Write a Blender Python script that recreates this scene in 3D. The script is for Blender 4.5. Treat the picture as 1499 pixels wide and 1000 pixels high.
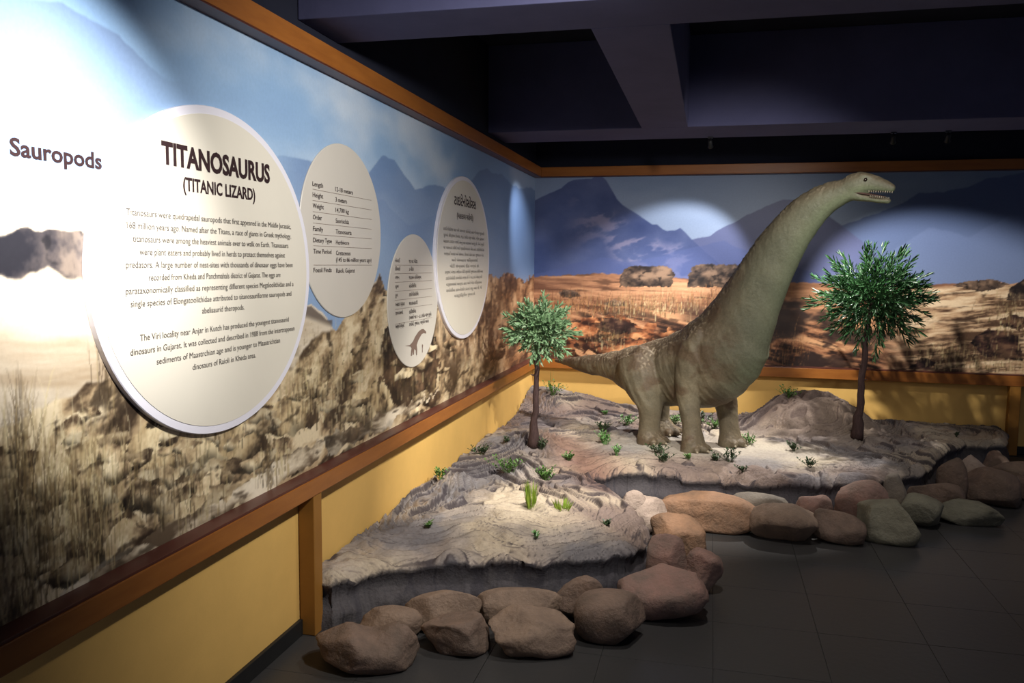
import bpy, bmesh, math, random
import numpy as np
from mathutils import Matrix, Vector, noise as mnoise

for o in list(bpy.data.objects): bpy.data.objects.remove(o)
scene = bpy.context.scene
C = scene.collection
random.seed(7)
RNG = np.random.default_rng(11)

# ------------------------------------------------------------------ camera
FPX, CX, CY, EYE = 1200.0, 749.5, 500.0, 1.72
ROT = np.array([[0.97173961, -0.03141418, 0.23395572],
                [0.23586583, 0.08950806, -0.9676547],
                [0.00945716, 0.99549056, 0.09438806]])
cam_data = bpy.data.cameras.new('camera')
cam_data.sensor_width = 36.0
cam_data.lens = 36.0 * FPX / 1499.0
cam_data.clip_start = 0.05
cam = bpy.data.objects.new('camera', cam_data)
C.objects.link(cam)
mw = Matrix.Identity(4)
for i in range(3):
    for j in range(3): mw[i][j] = ROT[i, j]
mw[2][3] = EYE
cam.matrix_world = mw
scene.camera = cam

# ------------------------------------------------------------------ world, exposure, lamps
scene.view_settings.view_transform = 'Standard'
scene.view_settings.look = 'None'
scene.view_settings.gamma = 1.0
scene.view_settings.use_curve_mapping = False
scene.view_settings.exposure = 0.0
w = bpy.data.worlds.new('room_ambient'); scene.world = w
w.use_nodes = True
w.node_tree.nodes['Background'].inputs[0].default_value = (0.50, 0.56, 0.80, 1)
w.node_tree.nodes['Background'].inputs[1].default_value = 0.17

def spot(name, loc, aim, watts, cone, blend=0.4, radius=0.03, col=(1, 0.95, 0.88)):
    d = bpy.data.lights.new(name, 'SPOT')
    d.energy = watts; d.spot_size = math.radians(cone); d.spot_blend = blend
    d.shadow_soft_size = radius; d.color = col
    o = bpy.data.objects.new(name, d); C.objects.link(o)
    o.location = loc
    o.rotation_euler = (Vector(aim) - Vector(loc)).to_track_quat('-Z', 'Y').to_euler()
    o['kind'] = 'helper'
    return o
# track spotlights of the gallery plus added fill lamps, all at ceiling height
spot('spotlight_sauropods', (-0.60, 1.50, 2.74), (-1.80, 2.00, 1.94), 520, 50, 1.0, 0.03, (1, 0.97, 0.93))
spot('spotlight_panels', (0.25, 2.6, 2.74), (-1.80, 3.9, 1.35), 260, 96, 1.0, 0.05, (1, 0.96, 0.90))
spot('spotlight_corner', (-1.25, 7.15, 2.74), (-1.80, 7.75, 1.95), 70, 54, 1.0, 0.03, (0.95, 0.96, 1))
spot('spotlight_small_tree', (0.06, 4.05, 2.74), (-1.15, 5.7, 0.4), 520, 66, 0.8, 0.025, (1, 0.95, 0.87))
spot('spotlight_back_wall', (0.30, 7.30, 2.74), (-0.50, 8.40, 1.30), 135, 64, 0.4, 0.03, (0.95, 0.96, 1))
spot('spotlight_large_tree', (0.50, 6.62, 2.74), (2.20, 8.40, 0.80), 450, 56, 0.45, 0.03, (1, 0.95, 0.87))
spot('spotlight_neck', (1.05, 7.40, 2.74), (0.36, 6.80, 0.5), 420, 56, 0.6, 0.03, (1, 0.96, 0.9))
spot('fill_tail', (0.15, 7.22, 2.74), (-0.95, 8.1, 0.4), 360, 74, 0.8, 0.03, (1, 0.95, 0.88))  # added lamp: brightens the low back wall, throws the tail's shadow
spot('fill_wash', (1.0, 4.6, 2.74), (-0.7, 8.2, 0.5), 200, 82, 1.0, 0.10, (1, 0.95, 0.90))  # wide fill added for general brightness, not a track spotlight
spot('spotlight_rocks', (0.1, 3.9, 2.74), (-0.25, 4.1, 0.0), 90, 110, 1.0, 0.04, (1, 0.92, 0.85))
spot('fill_right_rocks', (1.5, 5.0, 2.74), (1.65, 6.3, 0.0), 50, 84, 1.0, 0.04, (1, 0.93, 0.86))  # fill added to lift the boulders at the right end
spot('fill_front', (1.4, 1.6, 2.74), (-0.2, 6.9, 0.6), 55, 60, 1.0, 0.08, (1, 0.95, 0.88))  # added frontal fill towards the dinosaur

# ------------------------------------------------------------------ geometry helpers
def ray(px, py):
    return ROT @ np.array([(px - CX) / FPX, -(py - CY) / FPX, -1.0])
def at(px, py, axis, v):
    """the point of the plane axis = v (metres) that lies on the sight line of a measured point"""
    d = ray(px, py); o = np.array([0, 0, EYE]); i = 'xyz'.index(axis)
    return o + d * (v - o[i]) / d[i]
def to_px(P):
    P = np.asarray(P, float) - np.array([0, 0, EYE])
    c = P @ ROT
    return CX + FPX * c[..., 0] / -c[..., 2], CY - FPX * c[..., 1] / -c[..., 2]

def lin(c):
    c = np.asarray(c, float) / 255.0
    return np.where(c <= 0.04045, c / 12.92, ((c + 0.055) / 1.055) ** 2.4)

_tab = RNG.random(65536).astype(np.float32)
def vnoise(x, y, seed=0):
    x = np.asarray(x, np.float32) + np.float32((seed * 17.37) % 256); y = np.asarray(y, np.float32) + np.float32((seed * 41.11) % 256)
    xf = np.floor(x); yf = np.floor(y); fx = x - xf; fy = y - yf
    xi = xf.astype(np.int32) & 255; yi = yf.astype(np.int32) & 255; x2 = (xi + 1) & 255; y2 = (yi + 1) & 255
    fx = fx * fx * (3 - 2 * fx); fy = fy * fy * (3 - 2 * fy)
    xi = xi * 256; x2 = x2 * 256
    a = _tab.take(xi + yi); b = _tab.take(x2 + yi); c = _tab.take(xi + y2); d = _tab.take(x2 + y2)
    return (a * (1 - fx) + b * fx) * (1 - fy) + (c * (1 - fx) + d * fx) * fy
def fbm(x, y, octaves=4, seed=0, gain=0.5):
    s = 0; a = 1; t = 0
    for k in range(octaves):
        s = s + a * vnoise(x * 2 ** k, y * 2 ** k, seed + k * 3); t += a; a *= gain
    return s / t
def ridge(x, y, octaves=4, seed=0):
    s = 0; a = 1; t = 0
    for k in range(octaves):
        s = s + a * (1 - np.abs(2 * vnoise(x * 2 ** k, y * 2 ** k, seed + k * 5) - 1)); t += a; a *= 0.55
    return s / t
def sstep(a, b, x):
    t = np.clip((x - a) / (b - a), 0, 1); return t * t * (3 - 2 * t)

def mesh_np(name, verts, faces, smooth=True, colors=None):
    """faces: (n,4) or (n,3) int array, or list of lists"""
    me = bpy.data.meshes.new(name)
    verts = np.asarray(verts, np.float32)
    if isinstance(faces, np.ndarray):
        n, k = faces.shape
        me.vertices.add(len(verts)); me.vertices.foreach_set('co', verts.ravel())
        me.loops.add(n * k); me.loops.foreach_set('vertex_index', faces.astype(np.int32).ravel())
        me.polygons.add(n)
        me.polygons.foreach_set('loop_start', np.arange(0, n * k, k, dtype=np.int32))
        me.polygons.foreach_set('loop_total', np.full(n, k, np.int32))
        me.update(calc_edges=True)
    else:
        me.from_pydata([tuple(map(float, v)) for v in verts], [], [tuple(map(int, f)) for f in faces])
    if smooth: me.polygons.foreach_set('use_smooth', np.ones(len(me.polygons), bool))
    if colors is not None: set_colors(me, colors)
    return me
def set_colors(me, colors):
    col = np.ones((len(me.vertices), 4), np.float32); col[:, :3] = colors
    a = me.color_attributes.new('Col', 'FLOAT_COLOR', 'POINT')
    a.data.foreach_set('color', col.ravel())
def obj(name, me, material=None, parent=None, loc=None, rot=None):
    o = bpy.data.objects.new(name, me)
    if material: 
        if me is not None and hasattr(me, 'materials') and len(me.materials) == 0: me.materials.append(material)
    C.objects.link(o)
    if parent: o.parent = parent
    if loc is not None: o.location = loc
    if rot is not None: o.rotation_euler = rot
    return o
def thing(name, label, cat, loc=(0, 0, 0), group=None):
    o = bpy.data.objects.new(name, None); C.objects.link(o); o.location = loc
    o.empty_display_size = 0.05
    tag(o, label, cat, group); return o
def tag(o, label=None, cat=None, group=None, kind=None):
    if label: o['label'] = label
    if cat: o['category'] = cat
    if group: o['group'] = group
    if kind: o['kind'] = kind
    return o
def bm_mesh(name, bm, smooth=False):
    me = bpy.data.meshes.new(name); bm.to_mesh(me); bm.free()
    if smooth: me.polygons.foreach_set('use_smooth', np.ones(len(me.polygons), bool))
    return me
def box_me(name, lo, hi, bevel=0.0):
    bm = bmesh.new()
    r = bmesh.ops.create_cube(bm, size=1.0)
    lo = Vector(lo); hi = Vector(hi)
    for v in bm.verts: v.co = Vector(((lo[i] + hi[i]) / 2 + v.co[i] * (hi[i] - lo[i])) for i in range(3))
    if bevel: bmesh.ops.bevel(bm, geom=bm.edges[:], offset=bevel, segments=2, affect='EDGES', profile=0.6)
    return bm_mesh(name, bm)
def loft(verts, faces, pts, ra, rb, side, seg=20):
    """closed tube through pts; ra = radius in the plane across the path, rb = radius along side"""
    pts = np.asarray(pts, float); n = len(pts); base = len(verts)
    side = np.asarray(side, float); side = side / np.linalg.norm(side)
    for i in range(n):
        t = pts[min(i + 1, n - 1)] - pts[max(i - 1, 0)]; t = t / np.linalg.norm(t)
        u = np.cross(side, t); u = u / np.linalg.norm(u)
        s2 = np.cross(t, u)
        for k in range(seg):
            a = 2 * math.pi * k / seg
            verts.append(pts[i] + u * ra[i] * math.cos(a) + s2 * rb[i] * math.sin(a))
    for i in range(n - 1):
        for k in range(seg):
            k2 = (k + 1) % seg
            faces.append((base + i * seg + k, base + i * seg + k2, base + (i + 1) * seg + k2, base + (i + 1) * seg + k))
    faces.append(tuple(base + k for k in range(seg))[::-1])
    faces.append(tuple(base + (n - 1) * seg + k for k in range(seg)))
def spline(P, per=6):
    """Catmull-Rom through rows of P"""
    P = np.asarray(P, float); out = []
    Q = np.vstack([2 * P[0] - P[1], P, 2 * P[-1] - P[-2]])
    for i in range(1, len(Q) - 2):
        for k in range(per):
            t = k / per
            out.append(0.5 * ((2 * Q[i]) + (-Q[i - 1] + Q[i + 1]) * t + (2 * Q[i - 1] - 5 * Q[i] + 4 * Q[i + 1] - Q[i + 2]) * t * t
                              + (-Q[i - 1] + 3 * Q[i] - 3 * Q[i + 1] + Q[i + 2]) * t ** 3))
    out.append(P[-1]); return np.array(out)

# ------------------------------------------------------------------ materials
def mat(name, col=None, rough=0.6, spec=0.3, var=0.0, scale=20.0, bump=0.0, bscale=None, attr=False, dist=0.01, col2=None, stretch=(1, 1, 1)):
    m = bpy.data.materials.new(name); m.use_nodes = True
    nt = m.node_tree; b = nt.nodes['Principled BSDF']
    b.inputs['Roughness'].default_value = rough
    b.inputs['Specular IOR Level'].default_value = spec
    tc = nt.nodes.new('ShaderNodeTexCoord'); mp = nt.nodes.new('ShaderNodeMapping')
    mp.inputs['Scale'].default_value = stretch
    nt.links.new(tc.outputs['Object'], mp.inputs[0])
    src = None
    if attr:
        a = nt.nodes.new('ShaderNodeVertexColor'); a.layer_name = 'Col'; src = a.outputs[0]
    else:
        rgb = nt.nodes.new('ShaderNodeRGB'); rgb.outputs[0].default_value = (*lin(col), 1); src = rgb.outputs[0]
    if var > 0:
        nz = nt.nodes.new('ShaderNodeTexNoise'); nz.inputs['Scale'].default_value = scale
        nz.inputs['Detail'].default_value = 6; nz.inputs['Roughness'].default_value = 0.65
        nt.links.new(mp.outputs[0], nz.inputs['Vector'])
        mx = nt.nodes.new('ShaderNodeMix'); mx.data_type = 'RGBA'
        if col2 is not None:
            rmp = nt.nodes.new('ShaderNodeMapRange'); rmp.inputs[1].default_value = 0.35; rmp.inputs[2].default_value = 0.65
            rmp.inputs[4].default_value = var
            nt.links.new(nz.outputs['Fac'], rmp.inputs[0])
            nt.links.new(rmp.outputs[0], mx.inputs['Factor'])
            nt.links.new(src, mx.inputs['A']); mx.inputs['B'].default_value = (*lin(col2), 1)
            src = mx.outputs['Result']
        else:
            rmp = nt.nodes.new('ShaderNodeMapRange'); rmp.inputs[1].default_value = 0.3; rmp.inputs[2].default_value = 0.7
            rmp.inputs[3].default_value = 1 - var; rmp.inputs[4].default_value = 1 + var
            nt.links.new(nz.outputs['Fac'], rmp.inputs[0])
            vm = nt.nodes.new('ShaderNodeVectorMath'); vm.operation = 'SCALE'
            nt.links.new(src, vm.inputs[0]); nt.links.new(rmp.outputs[0], vm.inputs['Scale'])
            src = vm.outputs[0]
    nt.links.new(src, b.inputs['Base Color'])
    if bump > 0:
        n2 = nt.nodes.new('ShaderNodeTexNoise'); n2.inputs['Scale'].default_value = bscale or scale
        n2.inputs['Detail'].default_value = 7; n2.inputs['Roughness'].default_value = 0.6
        nt.links.new(mp.outputs[0], n2.inputs['Vector'])
        bp = nt.nodes.new('ShaderNodeBump'); bp.inputs['Strength'].default_value = bump; bp.inputs['Distance'].default_value = dist
        nt.links.new(n2.outputs['Fac'], bp.inputs['Height']); nt.links.new(bp.outputs[0], b.inputs['Normal'])
    return m

M = {}
M['yellow'] = mat('yellow_paint', (220, 178, 102), 0.6, 0.25, 0.06, 3.0, 0.05, 120)
M['navy'] = mat('dark_navy_paint', (80, 81, 112), 0.8, 0.15, 0.12, 2.0, 0.1, 40)
M['navy_dark'] = mat('black_blue_paint', (36, 38, 50), 0.85, 0.1, 0.15, 2.0)
M['wood'] = mat('varnished_wood', (158, 98, 42), 0.38, 0.4, 0.6, 3.0, 0.05, 60, col2=(126, 72, 30), stretch=(6, 0.8, 6))
M['wood_x'] = mat('varnished_wood_cross', (158, 98, 42), 0.38, 0.4, 0.6, 3.0, 0.05, 60, col2=(126, 72, 30), stretch=(0.8, 6, 6))
M['wood_dark'] = mat('dark_red_wood', (84, 44, 36), 0.4, 0.4, 0.2, 5.0)
M['post'] = mat('ochre_painted_post', (148, 102, 44), 0.5, 0.3, 0.1, 4.0, 0.04, 60)
M['base'] = mat('black_skirting', (34, 34, 34), 0.5, 0.3, 0.2, 8.0)
M['tile'] = mat('dark_slate_tile', (60, 59, 59), 0.42, 0.45, 0.45, 5.0, 0.12, 30, col2=(58, 57, 56))
M['grout'] = mat('dark_grout', (56, 55, 55), 0.8, 0.2, 0.2, 20)
M['mural'] = mat('printed_mural', None, 0.42, 0.35, 0.05, 60.0, attr=True)
M['panel'] = mat('cream_panel_print', (218, 212, 198), 0.35, 0.4, 0.02, 3.0)
M['panel_grey'] = mat('pale_grey_panel_print', (204, 198, 188), 0.4, 0.4, 0.02, 3.0)
M['panel_rim'] = mat('white_panel_edge', (224, 222, 232), 0.35, 0.4, 0.01, 3.0)
M['ink'] = mat('dark_brown_ink', (48, 32, 34), 0.6, 0.2, 0.02, 30)
M['ink_grey'] = mat('grey_ink', (88, 82, 78), 0.6, 0.2, 0.02, 30)
M['ink_brown'] = mat('taupe_ink', (122, 102, 92), 0.6, 0.2, 0.02, 30)

# ------------------------------------------------------------------ the room
WX, WY = -1.80, 8.40            # mural planes of the left and the back wall
Z0, Z1 = 0.745, 2.61            # mural bottom and top
FR = 0.08                       # frame projection
SLAB, BEAM = 3.45, 2.77
XR = 6.0

wall_l = obj('wall_left', box_me('wall_left', (WX - 0.15, -2.0, 0), (WX - 0.004, WY, SLAB)), M['yellow'])
tag(wall_l, 'yellow painted left wall below the mural', kind='structure')
wall_b = obj('wall_back', box_me('wall_back', (WX - 0.15, WY + 0.004, 0), (XR, WY + 0.15, SLAB)), M['yellow'])
tag(wall_b, 'yellow painted back wall below the mural', kind='structure')
# the dark paint of both walls above the wooden frame
ul = obj('upper_wall', box_me('upper_wall', (WX - 0.004, -2.0, Z1 + 0.02), (WX + 0.012, WY, SLAB)), M['navy_dark'], wall_l)
ub = obj('upper_wall', box_me('upper_wall_back', (WX, WY - 0.012, Z1 + 0.02), (XR, WY + 0.004, SLAB)), M['navy_dark'], wall_b)

floor = obj('floor', box_me('floor', (WX - 0.15, -2.0, -0.1), (XR, WY + 0.15, -0.006)), M['grout'])
tag(floor, 'dark slate tiled gallery floor', kind='structure')
TP = 0.48
tile_me = None
for i in range(-5, 12):
    for j in range(3, 19):
        x0 = 0.06 + i * TP; y0 = 0.12 + j * TP
        x1, y1 = x0 + TP - 0.0022, y0 + TP - 0.0022
        if x1 < WX + 0.3 or x0 > 4.6 or y1 > WY: continue
        # hidden under the rock platform or far outside the picture
        cxp, cyp = x0 + TP / 2, y0 + TP / 2
        if cyp > 8.0 and cxp < 2.2: continue
        if cyp > 6.4 and cxp < 1.1: continue
        if cyp > 4.3 and cxp < -0.7: continue
        if tile_me is None:
            tile_me = box_me('tile', (0, 0, -0.02), (TP - 0.0022, TP - 0.0022, 0), 0.0015)
        t = obj('tile', tile_me, M['tile'], floor, (x0, y0, random.uniform(-0.0007, 0.0)))
for (lo, hi, p) in [((WX - 0.004, -2.0, 0), (WX + 0.014, 3.325, 0.075), 'left'), ((2.80, WY - 0.014, 0), (XR, WY + 0.004, 0.075), 'back')]:
    o = obj('baseboard_' + p, box_me('baseboard_' + p, lo, hi, 0.003), M['base']); tag(o, 'black skirting board along the ' + p + ' wall', kind='structure')

ceil = obj('ceiling', box_me('ceiling', (WX - 0.15, -2.0, SLAB), (XR, WY + 0.15, SLAB + 0.1)), M['navy_dark'])
tag(ceil, 'dark coffered concrete ceiling', kind='structure')
for (lo, hi) in [((WX + 0.013, 3.36, BEAM), (XR, 3.76, SLAB)), ((-0.56, 3.76, BEAM), (-0.21, 6.50, SLAB)),
                 ((WX + 0.013, 6.50, BEAM), (XR, 7.08, SLAB)), ((3.6, 3.76, BEAM), (3.95, 6.5, SLAB)),
                 ((WX + 0.013, 0.6, BEAM), (XR, 1.0, SLAB)), ]:
    obj('beam', box_me('beam', lo, hi, 0.006), M['navy'], ceil)

# wooden frame around the murals
n_tr = [0]
def trim(lo, hi, m, label, bev=0.004):
    n_tr[0] += 1
    o = obj('trim_%d' % n_tr[0], box_me('trim', lo, hi, bev), M[m]); tag(o, label, kind='structure'); return o
trim((WX, -2.0, Z1), (WX + FR, WY, Z1 + 0.092), 'wood', 'varnished wooden rail along the top of the left mural')
trim((WX + FR, WY - FR, Z1), (XR, WY, Z1 + 0.092), 'wood_x', 'varnished wooden rail along the top of the back mural')
trim((WX, -2.0, Z1 - 0.006), (WX + FR - 0.004, WY, Z1 - 0.0005), 'wood_dark', 'dark underside strip of the left top rail', 0.001)
trim((WX + FR - 0.003, WY - FR + 0.004, Z1 - 0.006), (XR, WY, Z1 - 0.0005), 'wood_dark', 'dark underside strip of the back top rail', 0.001)
trim((WX, -2.0, Z0 - 0.085), (WX + FR, WY, Z0 - 0.004), 'wood', 'varnished wooden rail along the bottom of the left mural')
trim((WX + FR, WY - FR, Z0 - 0.10), (XR, WY, Z0 - 0.004), 'wood_x', 'varnished wooden rail along the bottom of the back mural')
trim((WX, -2.0, Z0 - 0.004), (WX + FR - 0.003, WY, Z0 + 0.006), 'wood_dark', 'dark red ledge strip on the left bottom rail', 0.002)
trim((WX + FR - 0.003, WY - FR + 0.003, Z0 - 0.004), (XR, WY, Z0 + 0.006), 'wood_dark', 'dark red ledge strip on the back bottom rail', 0.002)
trim((WX, 3.325, 0.0), (WX + FR - 0.004, 3.405, Z0 - 0.085), 'post', 'ochre post under the left rail at the end of the rock platform')
trim((2.70, WY - FR + 0.004, 0.0), (2.79, WY, Z0 - 0.10), 'post', 'ochre post under the back rail at the right of the rock platform')

# ------------------------------------------------------------------ the printed murals (colour per vertex of a fine grid, in wall metres)
def canvas(axis, a0, a1, res):
    na = int((a1 - a0) / res) + 1; nz = int((Z1 - Z0) / res) + 1
    A, Zc = np.meshgrid(np.linspace(a0, a1, na), np.linspace(Z0, Z1, nz))
    P = np.zeros(A.shape + (3,)); P[..., 2] = Zc
    if axis == 'y': P[..., 0] = WX; P[..., 1] = A
    else: P[..., 0] = A; P[..., 1] = WY
    px, py = to_px(P)
    return A, Zc, px, py
def mix(img, col, alpha):
    a = np.asarray(alpha)[..., None]
    img[:] = img * (1 - a) + np.asarray(col, float) * a if np.ndim(col) == 1 else img * (1 - a) + col * a
def outline(px, pts):
    pts = sorted(pts); return np.interp(px, [p[0] for p in pts], [p[1] for p in pts])
def poly_mask(px, py, pts):
    m = np.zeros(px.shape, bool); n = len(pts)
    for i in range(n):
        x0, y0 = pts[i]; x1, y1 = pts[(i + 1) % n]
        c = ((y0 > py) != (y1 > py)) & (px < (x1 - x0) * (py - y0) / (y1 - y0 + 1e-9) + x0)
        m ^= c
    return m
class Strokes:
    """thin curved grass blades drawn into a canvas given in metres"""
    def __init__(s, img, a0, res): s.img, s.a0, s.res = img, a0, res
    def draw(s, ba, bz, length, lean, col, alpha, width=1):
        ba = np.asarray(ba)[:, None]; bz = np.asarray(bz)[:, None]; n = len(ba)
        T = np.linspace(0, 1, 70)[None, :]
        L = np.asarray(length)[:, None]; le = np.asarray(lean)[:, None]
        a = ba + le * L * T ** 1.7; z = bz + L * T
        j = ((a - s.a0) / s.res).astype(int); i = ((z - Z0) / s.res).astype(int)
        h, wd = s.img.shape[:2]
        al = (np.asarray(alpha)[:, None] * (1 - T ** 2 * 0.7))
        c = np.asarray(col, float)
        if c.ndim == 1: c = np.repeat(c[None], n, 0)
        for dx in range(width):
            ok = (i >= 0) & (i < h) & (j + dx >= 0) & (j + dx < wd)
            ii = i[ok]; jj = (j + dx)[ok]; aa = al[ok][:, None]
            cc = np.repeat(c[:, None, :], T.shape[1], 1)[ok]
            s.img[ii, jj] = s.img[ii, jj] * (1 - aa) + cc * aa
def rock_tex(A, Zc, light, mid, dark, sx, sy, seed, shear=0.0, contrast=1.0):
    u = A * sx + 0.5 * fbm(A * 2, Zc * 3, 3, seed + 9); v = (Zc + shear * A) * sy + 0.7 * fbm(A * 3, Zc * 3, 3, seed + 5)
    f = fbm(u, v, 6, seed, 0.62)
    r = ridge(u * 0.8, v * 0.9, 5, seed + 20)
    t = np.clip((f - 0.5) * 3.0 * contrast + 0.5, 0, 1)
    light, mid, dark = (np.asarray(c, float) for c in (light, mid, dark))
    c = np.where(t[..., None] < 0.5, dark + (mid - dark) * (t[..., None] * 2), mid + (light - mid) * (t[..., None] * 2 - 1))
    crack = sstep(0.76, 0.88, r)[..., None] * 0.75
    return c * (1 - crack) + dark * 0.7 * crack

def px_pts(pts, axis, v):  # measured points -> (along, z)
    out = []
    for p in pts:
        q = at(p[0], p[1], axis, v); out.append((q[1] if axis == 'x' else q[0], q[2]))
    return np.array(out)

# ---- left mural
RES = 0.0038
A0, A1 = 0.6, WY
A, Zc, px, py = canvas('y', A0, A1, RES)
img = np.zeros(A.shape + (3,))
t = np.clip((Zc - 1.25) / 1.3, 0, 1)[..., None]
img[:] = np.array([176, 194, 214]) * (1 - t) + np.array([138, 172, 210]) * t
far = sstep(4.0, 8.0, A)
mix(img, (120, 148, 188), 0.55 * far)
cl = fbm(A * 0.9, Zc * 1.8, 5, 3)
mix(img, (214, 222, 232), 0.75 * sstep(0.46, 0.72, cl) * (1 - 0.55 * far))
mix(img, (126, 156, 196), 0.5 * sstep(0.52, 0.3, cl))
jag = (fbm(A * 9, A * 0 + 2, 4, 8) - 0.5)
# hazy mountain, top left
o = outline(px, [(-900, -60), (90, -2), (150, 35), (175, 48), (205, 82), (240, 108), (300, 130), (330, 400)]) + jag * 16
mix(img, (112, 132, 166), 0.75 * sstep(0, 5, py - o) * sstep(200, 20, py - o) * sstep(300, 170, px))
# blue ranges between the panels
o = outline(px, [(340, 330), (385, 228), (412, 226), (452, 232), (500, 250), (540, 252), (549, 240), (560, 226), (577, 231), (592, 254), (608, 276), (620, 271), (636, 268), (650, 272), (668, 285), (690, 262), (702, 250), (713, 245), (722, 252), (734, 253), (748, 268), (762, 275), (776, 273), (790, 280)]) + jag * 6
mix(img, (98, 124, 168), (0.68 * sstep(0, 2.5, py - o) * (1 - 0.75 * sstep(40, 150, py - o))) * sstep(360, 470, px))
o2 = outline(px, [(380, 330), (440, 300), (520, 310), (560, 290), (600, 330), (640, 310), (700, 305), (740, 330), (790, 318)]) + jag * 8
mix(img, (112, 138, 180), 0.4 * sstep(0, 3, py - o2) * (1 - 0.7 * sstep(10, 110, py - o2)) * sstep(360, 420, px))
# ground
jag2 = (fbm(A * 16, A * 0 + 5, 5, 14) - 0.5)
g = outline(px, [(-900, 318), (-40, 322), (60, 322), (140, 330), (300, 410), (430, 452), (455, 446), (478, 462), (492, 486), (515, 448), (538, 424), (556, 400), (566, 428), (590, 440), (650, 428), (706, 412), (716, 402), (730, 408), (742, 398), (756, 406), (768, 412), (784, 402)]) + jag2 * 14
G = sstep(-0.8, 0.8, py - g)
sand = rock_tex(A, Zc, (226, 214, 196), (206, 192, 170), (172, 152, 126), 1.4, 9, 31, 0.05, 0.7)
mix(img, sand, G)
hill = rock_tex(A, Zc, (222, 204, 170), (176, 152, 118), (66, 52, 40), 5, 8, 47, -0.25, 1.15)
red = rock_tex(A, Zc, (216, 168, 124), (168, 116, 78), (66, 42, 32), 4, 9, 53, -0.2, 1.15)
cliff = rock_tex(A, Zc, (226, 200, 166), (170, 138, 106), (58, 44, 36), 9, 6, 59, 0.0, 1.2)
# rocky slope rising to the right
hg = outline(px, [(-900, 640), (0, 625), (60, 600), (150, 552), (200, 566), (290, 600), (380, 590), (425, 540), (455, 500), (478, 482), (494, 476), (515, 446), (540, 422), (556, 400), (800, 390)]) + jag2 * 22
HG = sstep(-2, 4, py - hg) * G
mix(img, hill, HG)
mix(img, cliff, HG * sstep(590, 690, px) * sstep(560, 500, py - (px - 640) * -0.12))
mix(img, red, HG * sstep(690, 770, px) * 0.8)
# distant dark crag at the left edge
crag_t = outline(px, [(-900, 322), (0, 342), (30, 333), (60, 340), (95, 332), (135, 345), (170, 380)]) + jag2 * 18
crag_b = outline(px, [(-900, 432), (0, 402), (30, 412), (70, 396), (110, 410), (135, 416), (170, 385)]) + jag2 * 20
crag = rock_tex(A, Zc, (132, 118, 108), (74, 68, 70), (34, 34, 42), 7, 8, 71)
mix(img, crag, sstep(0, 3, py - crag_t) * sstep(0, 5, crag_b - py) * (px < 170) * 0.95)
o = sstep(0, 2, py - outline(px, [(430, 446), (456, 448), (478, 466), (486, 466)]) - jag2 * 8) * sstep(14, 3, py - 452 - (px - 440) * 0.35) * (px > 425) * (px < 486)
mix(img, (86, 76, 70), 0.8 * o)
# boulders in the foreground
def sub_box(px, py, pts, pad=16):
    xs = [p[0] for p in pts]; ys = [p[1] for p in pts]
    m = (px > min(xs) - pad) & (px < max(xs) + pad) & (py > min(ys) - pad) & (py < max(ys) + pad)
    r = np.nonzero(m.any(1))[0]; c = np.nonzero(m.any(0))[0]
    return (slice(r[0], r[-1] + 1), slice(c[0], c[-1] + 1)) if len(r) else None
def boulder_print(img, A, Zc, px, py, pts, light, mid, dark, seed, sx=6, sy=7, shade=0.55, wob=20.0, fq=14):
    """one printed stone: lit top, dark broken foot"""
    b = sub_box(px, py, pts)
    if b is None: return
    A, Zc, px, py = A[b], Zc[b], px[b], py[b]
    qx = px + (fbm(A * fq, Zc * fq, 3, seed) - 0.5) * wob; qy = py + (fbm(A * fq, Zc * fq, 3, seed + 4) - 0.5) * wob
    m = poly_mask(qx, qy, pts)
    tx = rock_tex(A, Zc, light, mid, dark, sx, sy, seed + 7)
    ys = [p[1] for p in pts]; v = np.clip((qy - min(ys)) / (max(ys) - min(ys)), 0, 1)
    tx = tx * (1.08 - shade * sstep(0.5, 1.0, v + (fbm(A * 8, Zc * 8, 3, seed) - 0.5) * 0.9))[..., None]
    img[b][m] = tx[m]
TAN = ((214, 196, 158), (172, 150, 114), (64, 50, 38))
for k, pts in enumerate([[(182, 650), (210, 620), (262, 606), (300, 640), (290, 690), (215, 712), (186, 700)],
                         [(262, 600), (330, 588), (352, 640), (380, 652), (372, 690), (300, 700), (250, 660)],
                         [(300, 640), (372, 600), (400, 660), (352, 690)],
                         [(96, 660), (140, 640), (190, 650), (186, 700), (120, 712)],
                         [(378, 600), (430, 572), (470, 590), (466, 620), (420, 640), (372, 636)],
                         [(500, 590), (545, 560), (580, 556), (575, 600), (520, 622)],
                         [(230, 740), (270, 712), (330, 700), (372, 726), (330, 770), (240, 782)],
                         [(560, 545), (600, 520), (640, 530), (640, 560), (590, 580)]]):
    boulder_print(img, A, Zc, px, py, pts, *TAN, 100 + k * 11)
for k, pts in enumerate([[(560, 480), (600, 470), (640, 490), (640, 590), (588, 600), (560, 560)]]):
    boulder_print(img, A, Zc, px, py, pts, (120, 96, 74), (76, 58, 46), (36, 28, 26), 230 + k)
rgs = np.random.default_rng(77)
stones = []
for k in range(230):
    x_ = rgs.uniform(-200, 775)
    if x_ > 440 and rgs.random() < 0.6: continue
    lo_ = float(np.interp(x_, [-200, 0, 150, 290, 425, 478, 540, 556, 790], [650, 640, 575, 610, 560, 500, 440, 420, 420])); hi_ = 527 + 0.528 * (782 - x_) - 10
    y_ = lo_ + (hi_ - lo_) * rgs.random() ** 0.9
    r_ = rgs.uniform(0.018, 0.055) * (1042 - x_) * (0.5 + 0.7 * (y_ - lo_) / (hi_ - lo_ + 1))
    stones.append((y_ - 0.528 * (782 - x_), x_, y_, r_))
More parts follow.
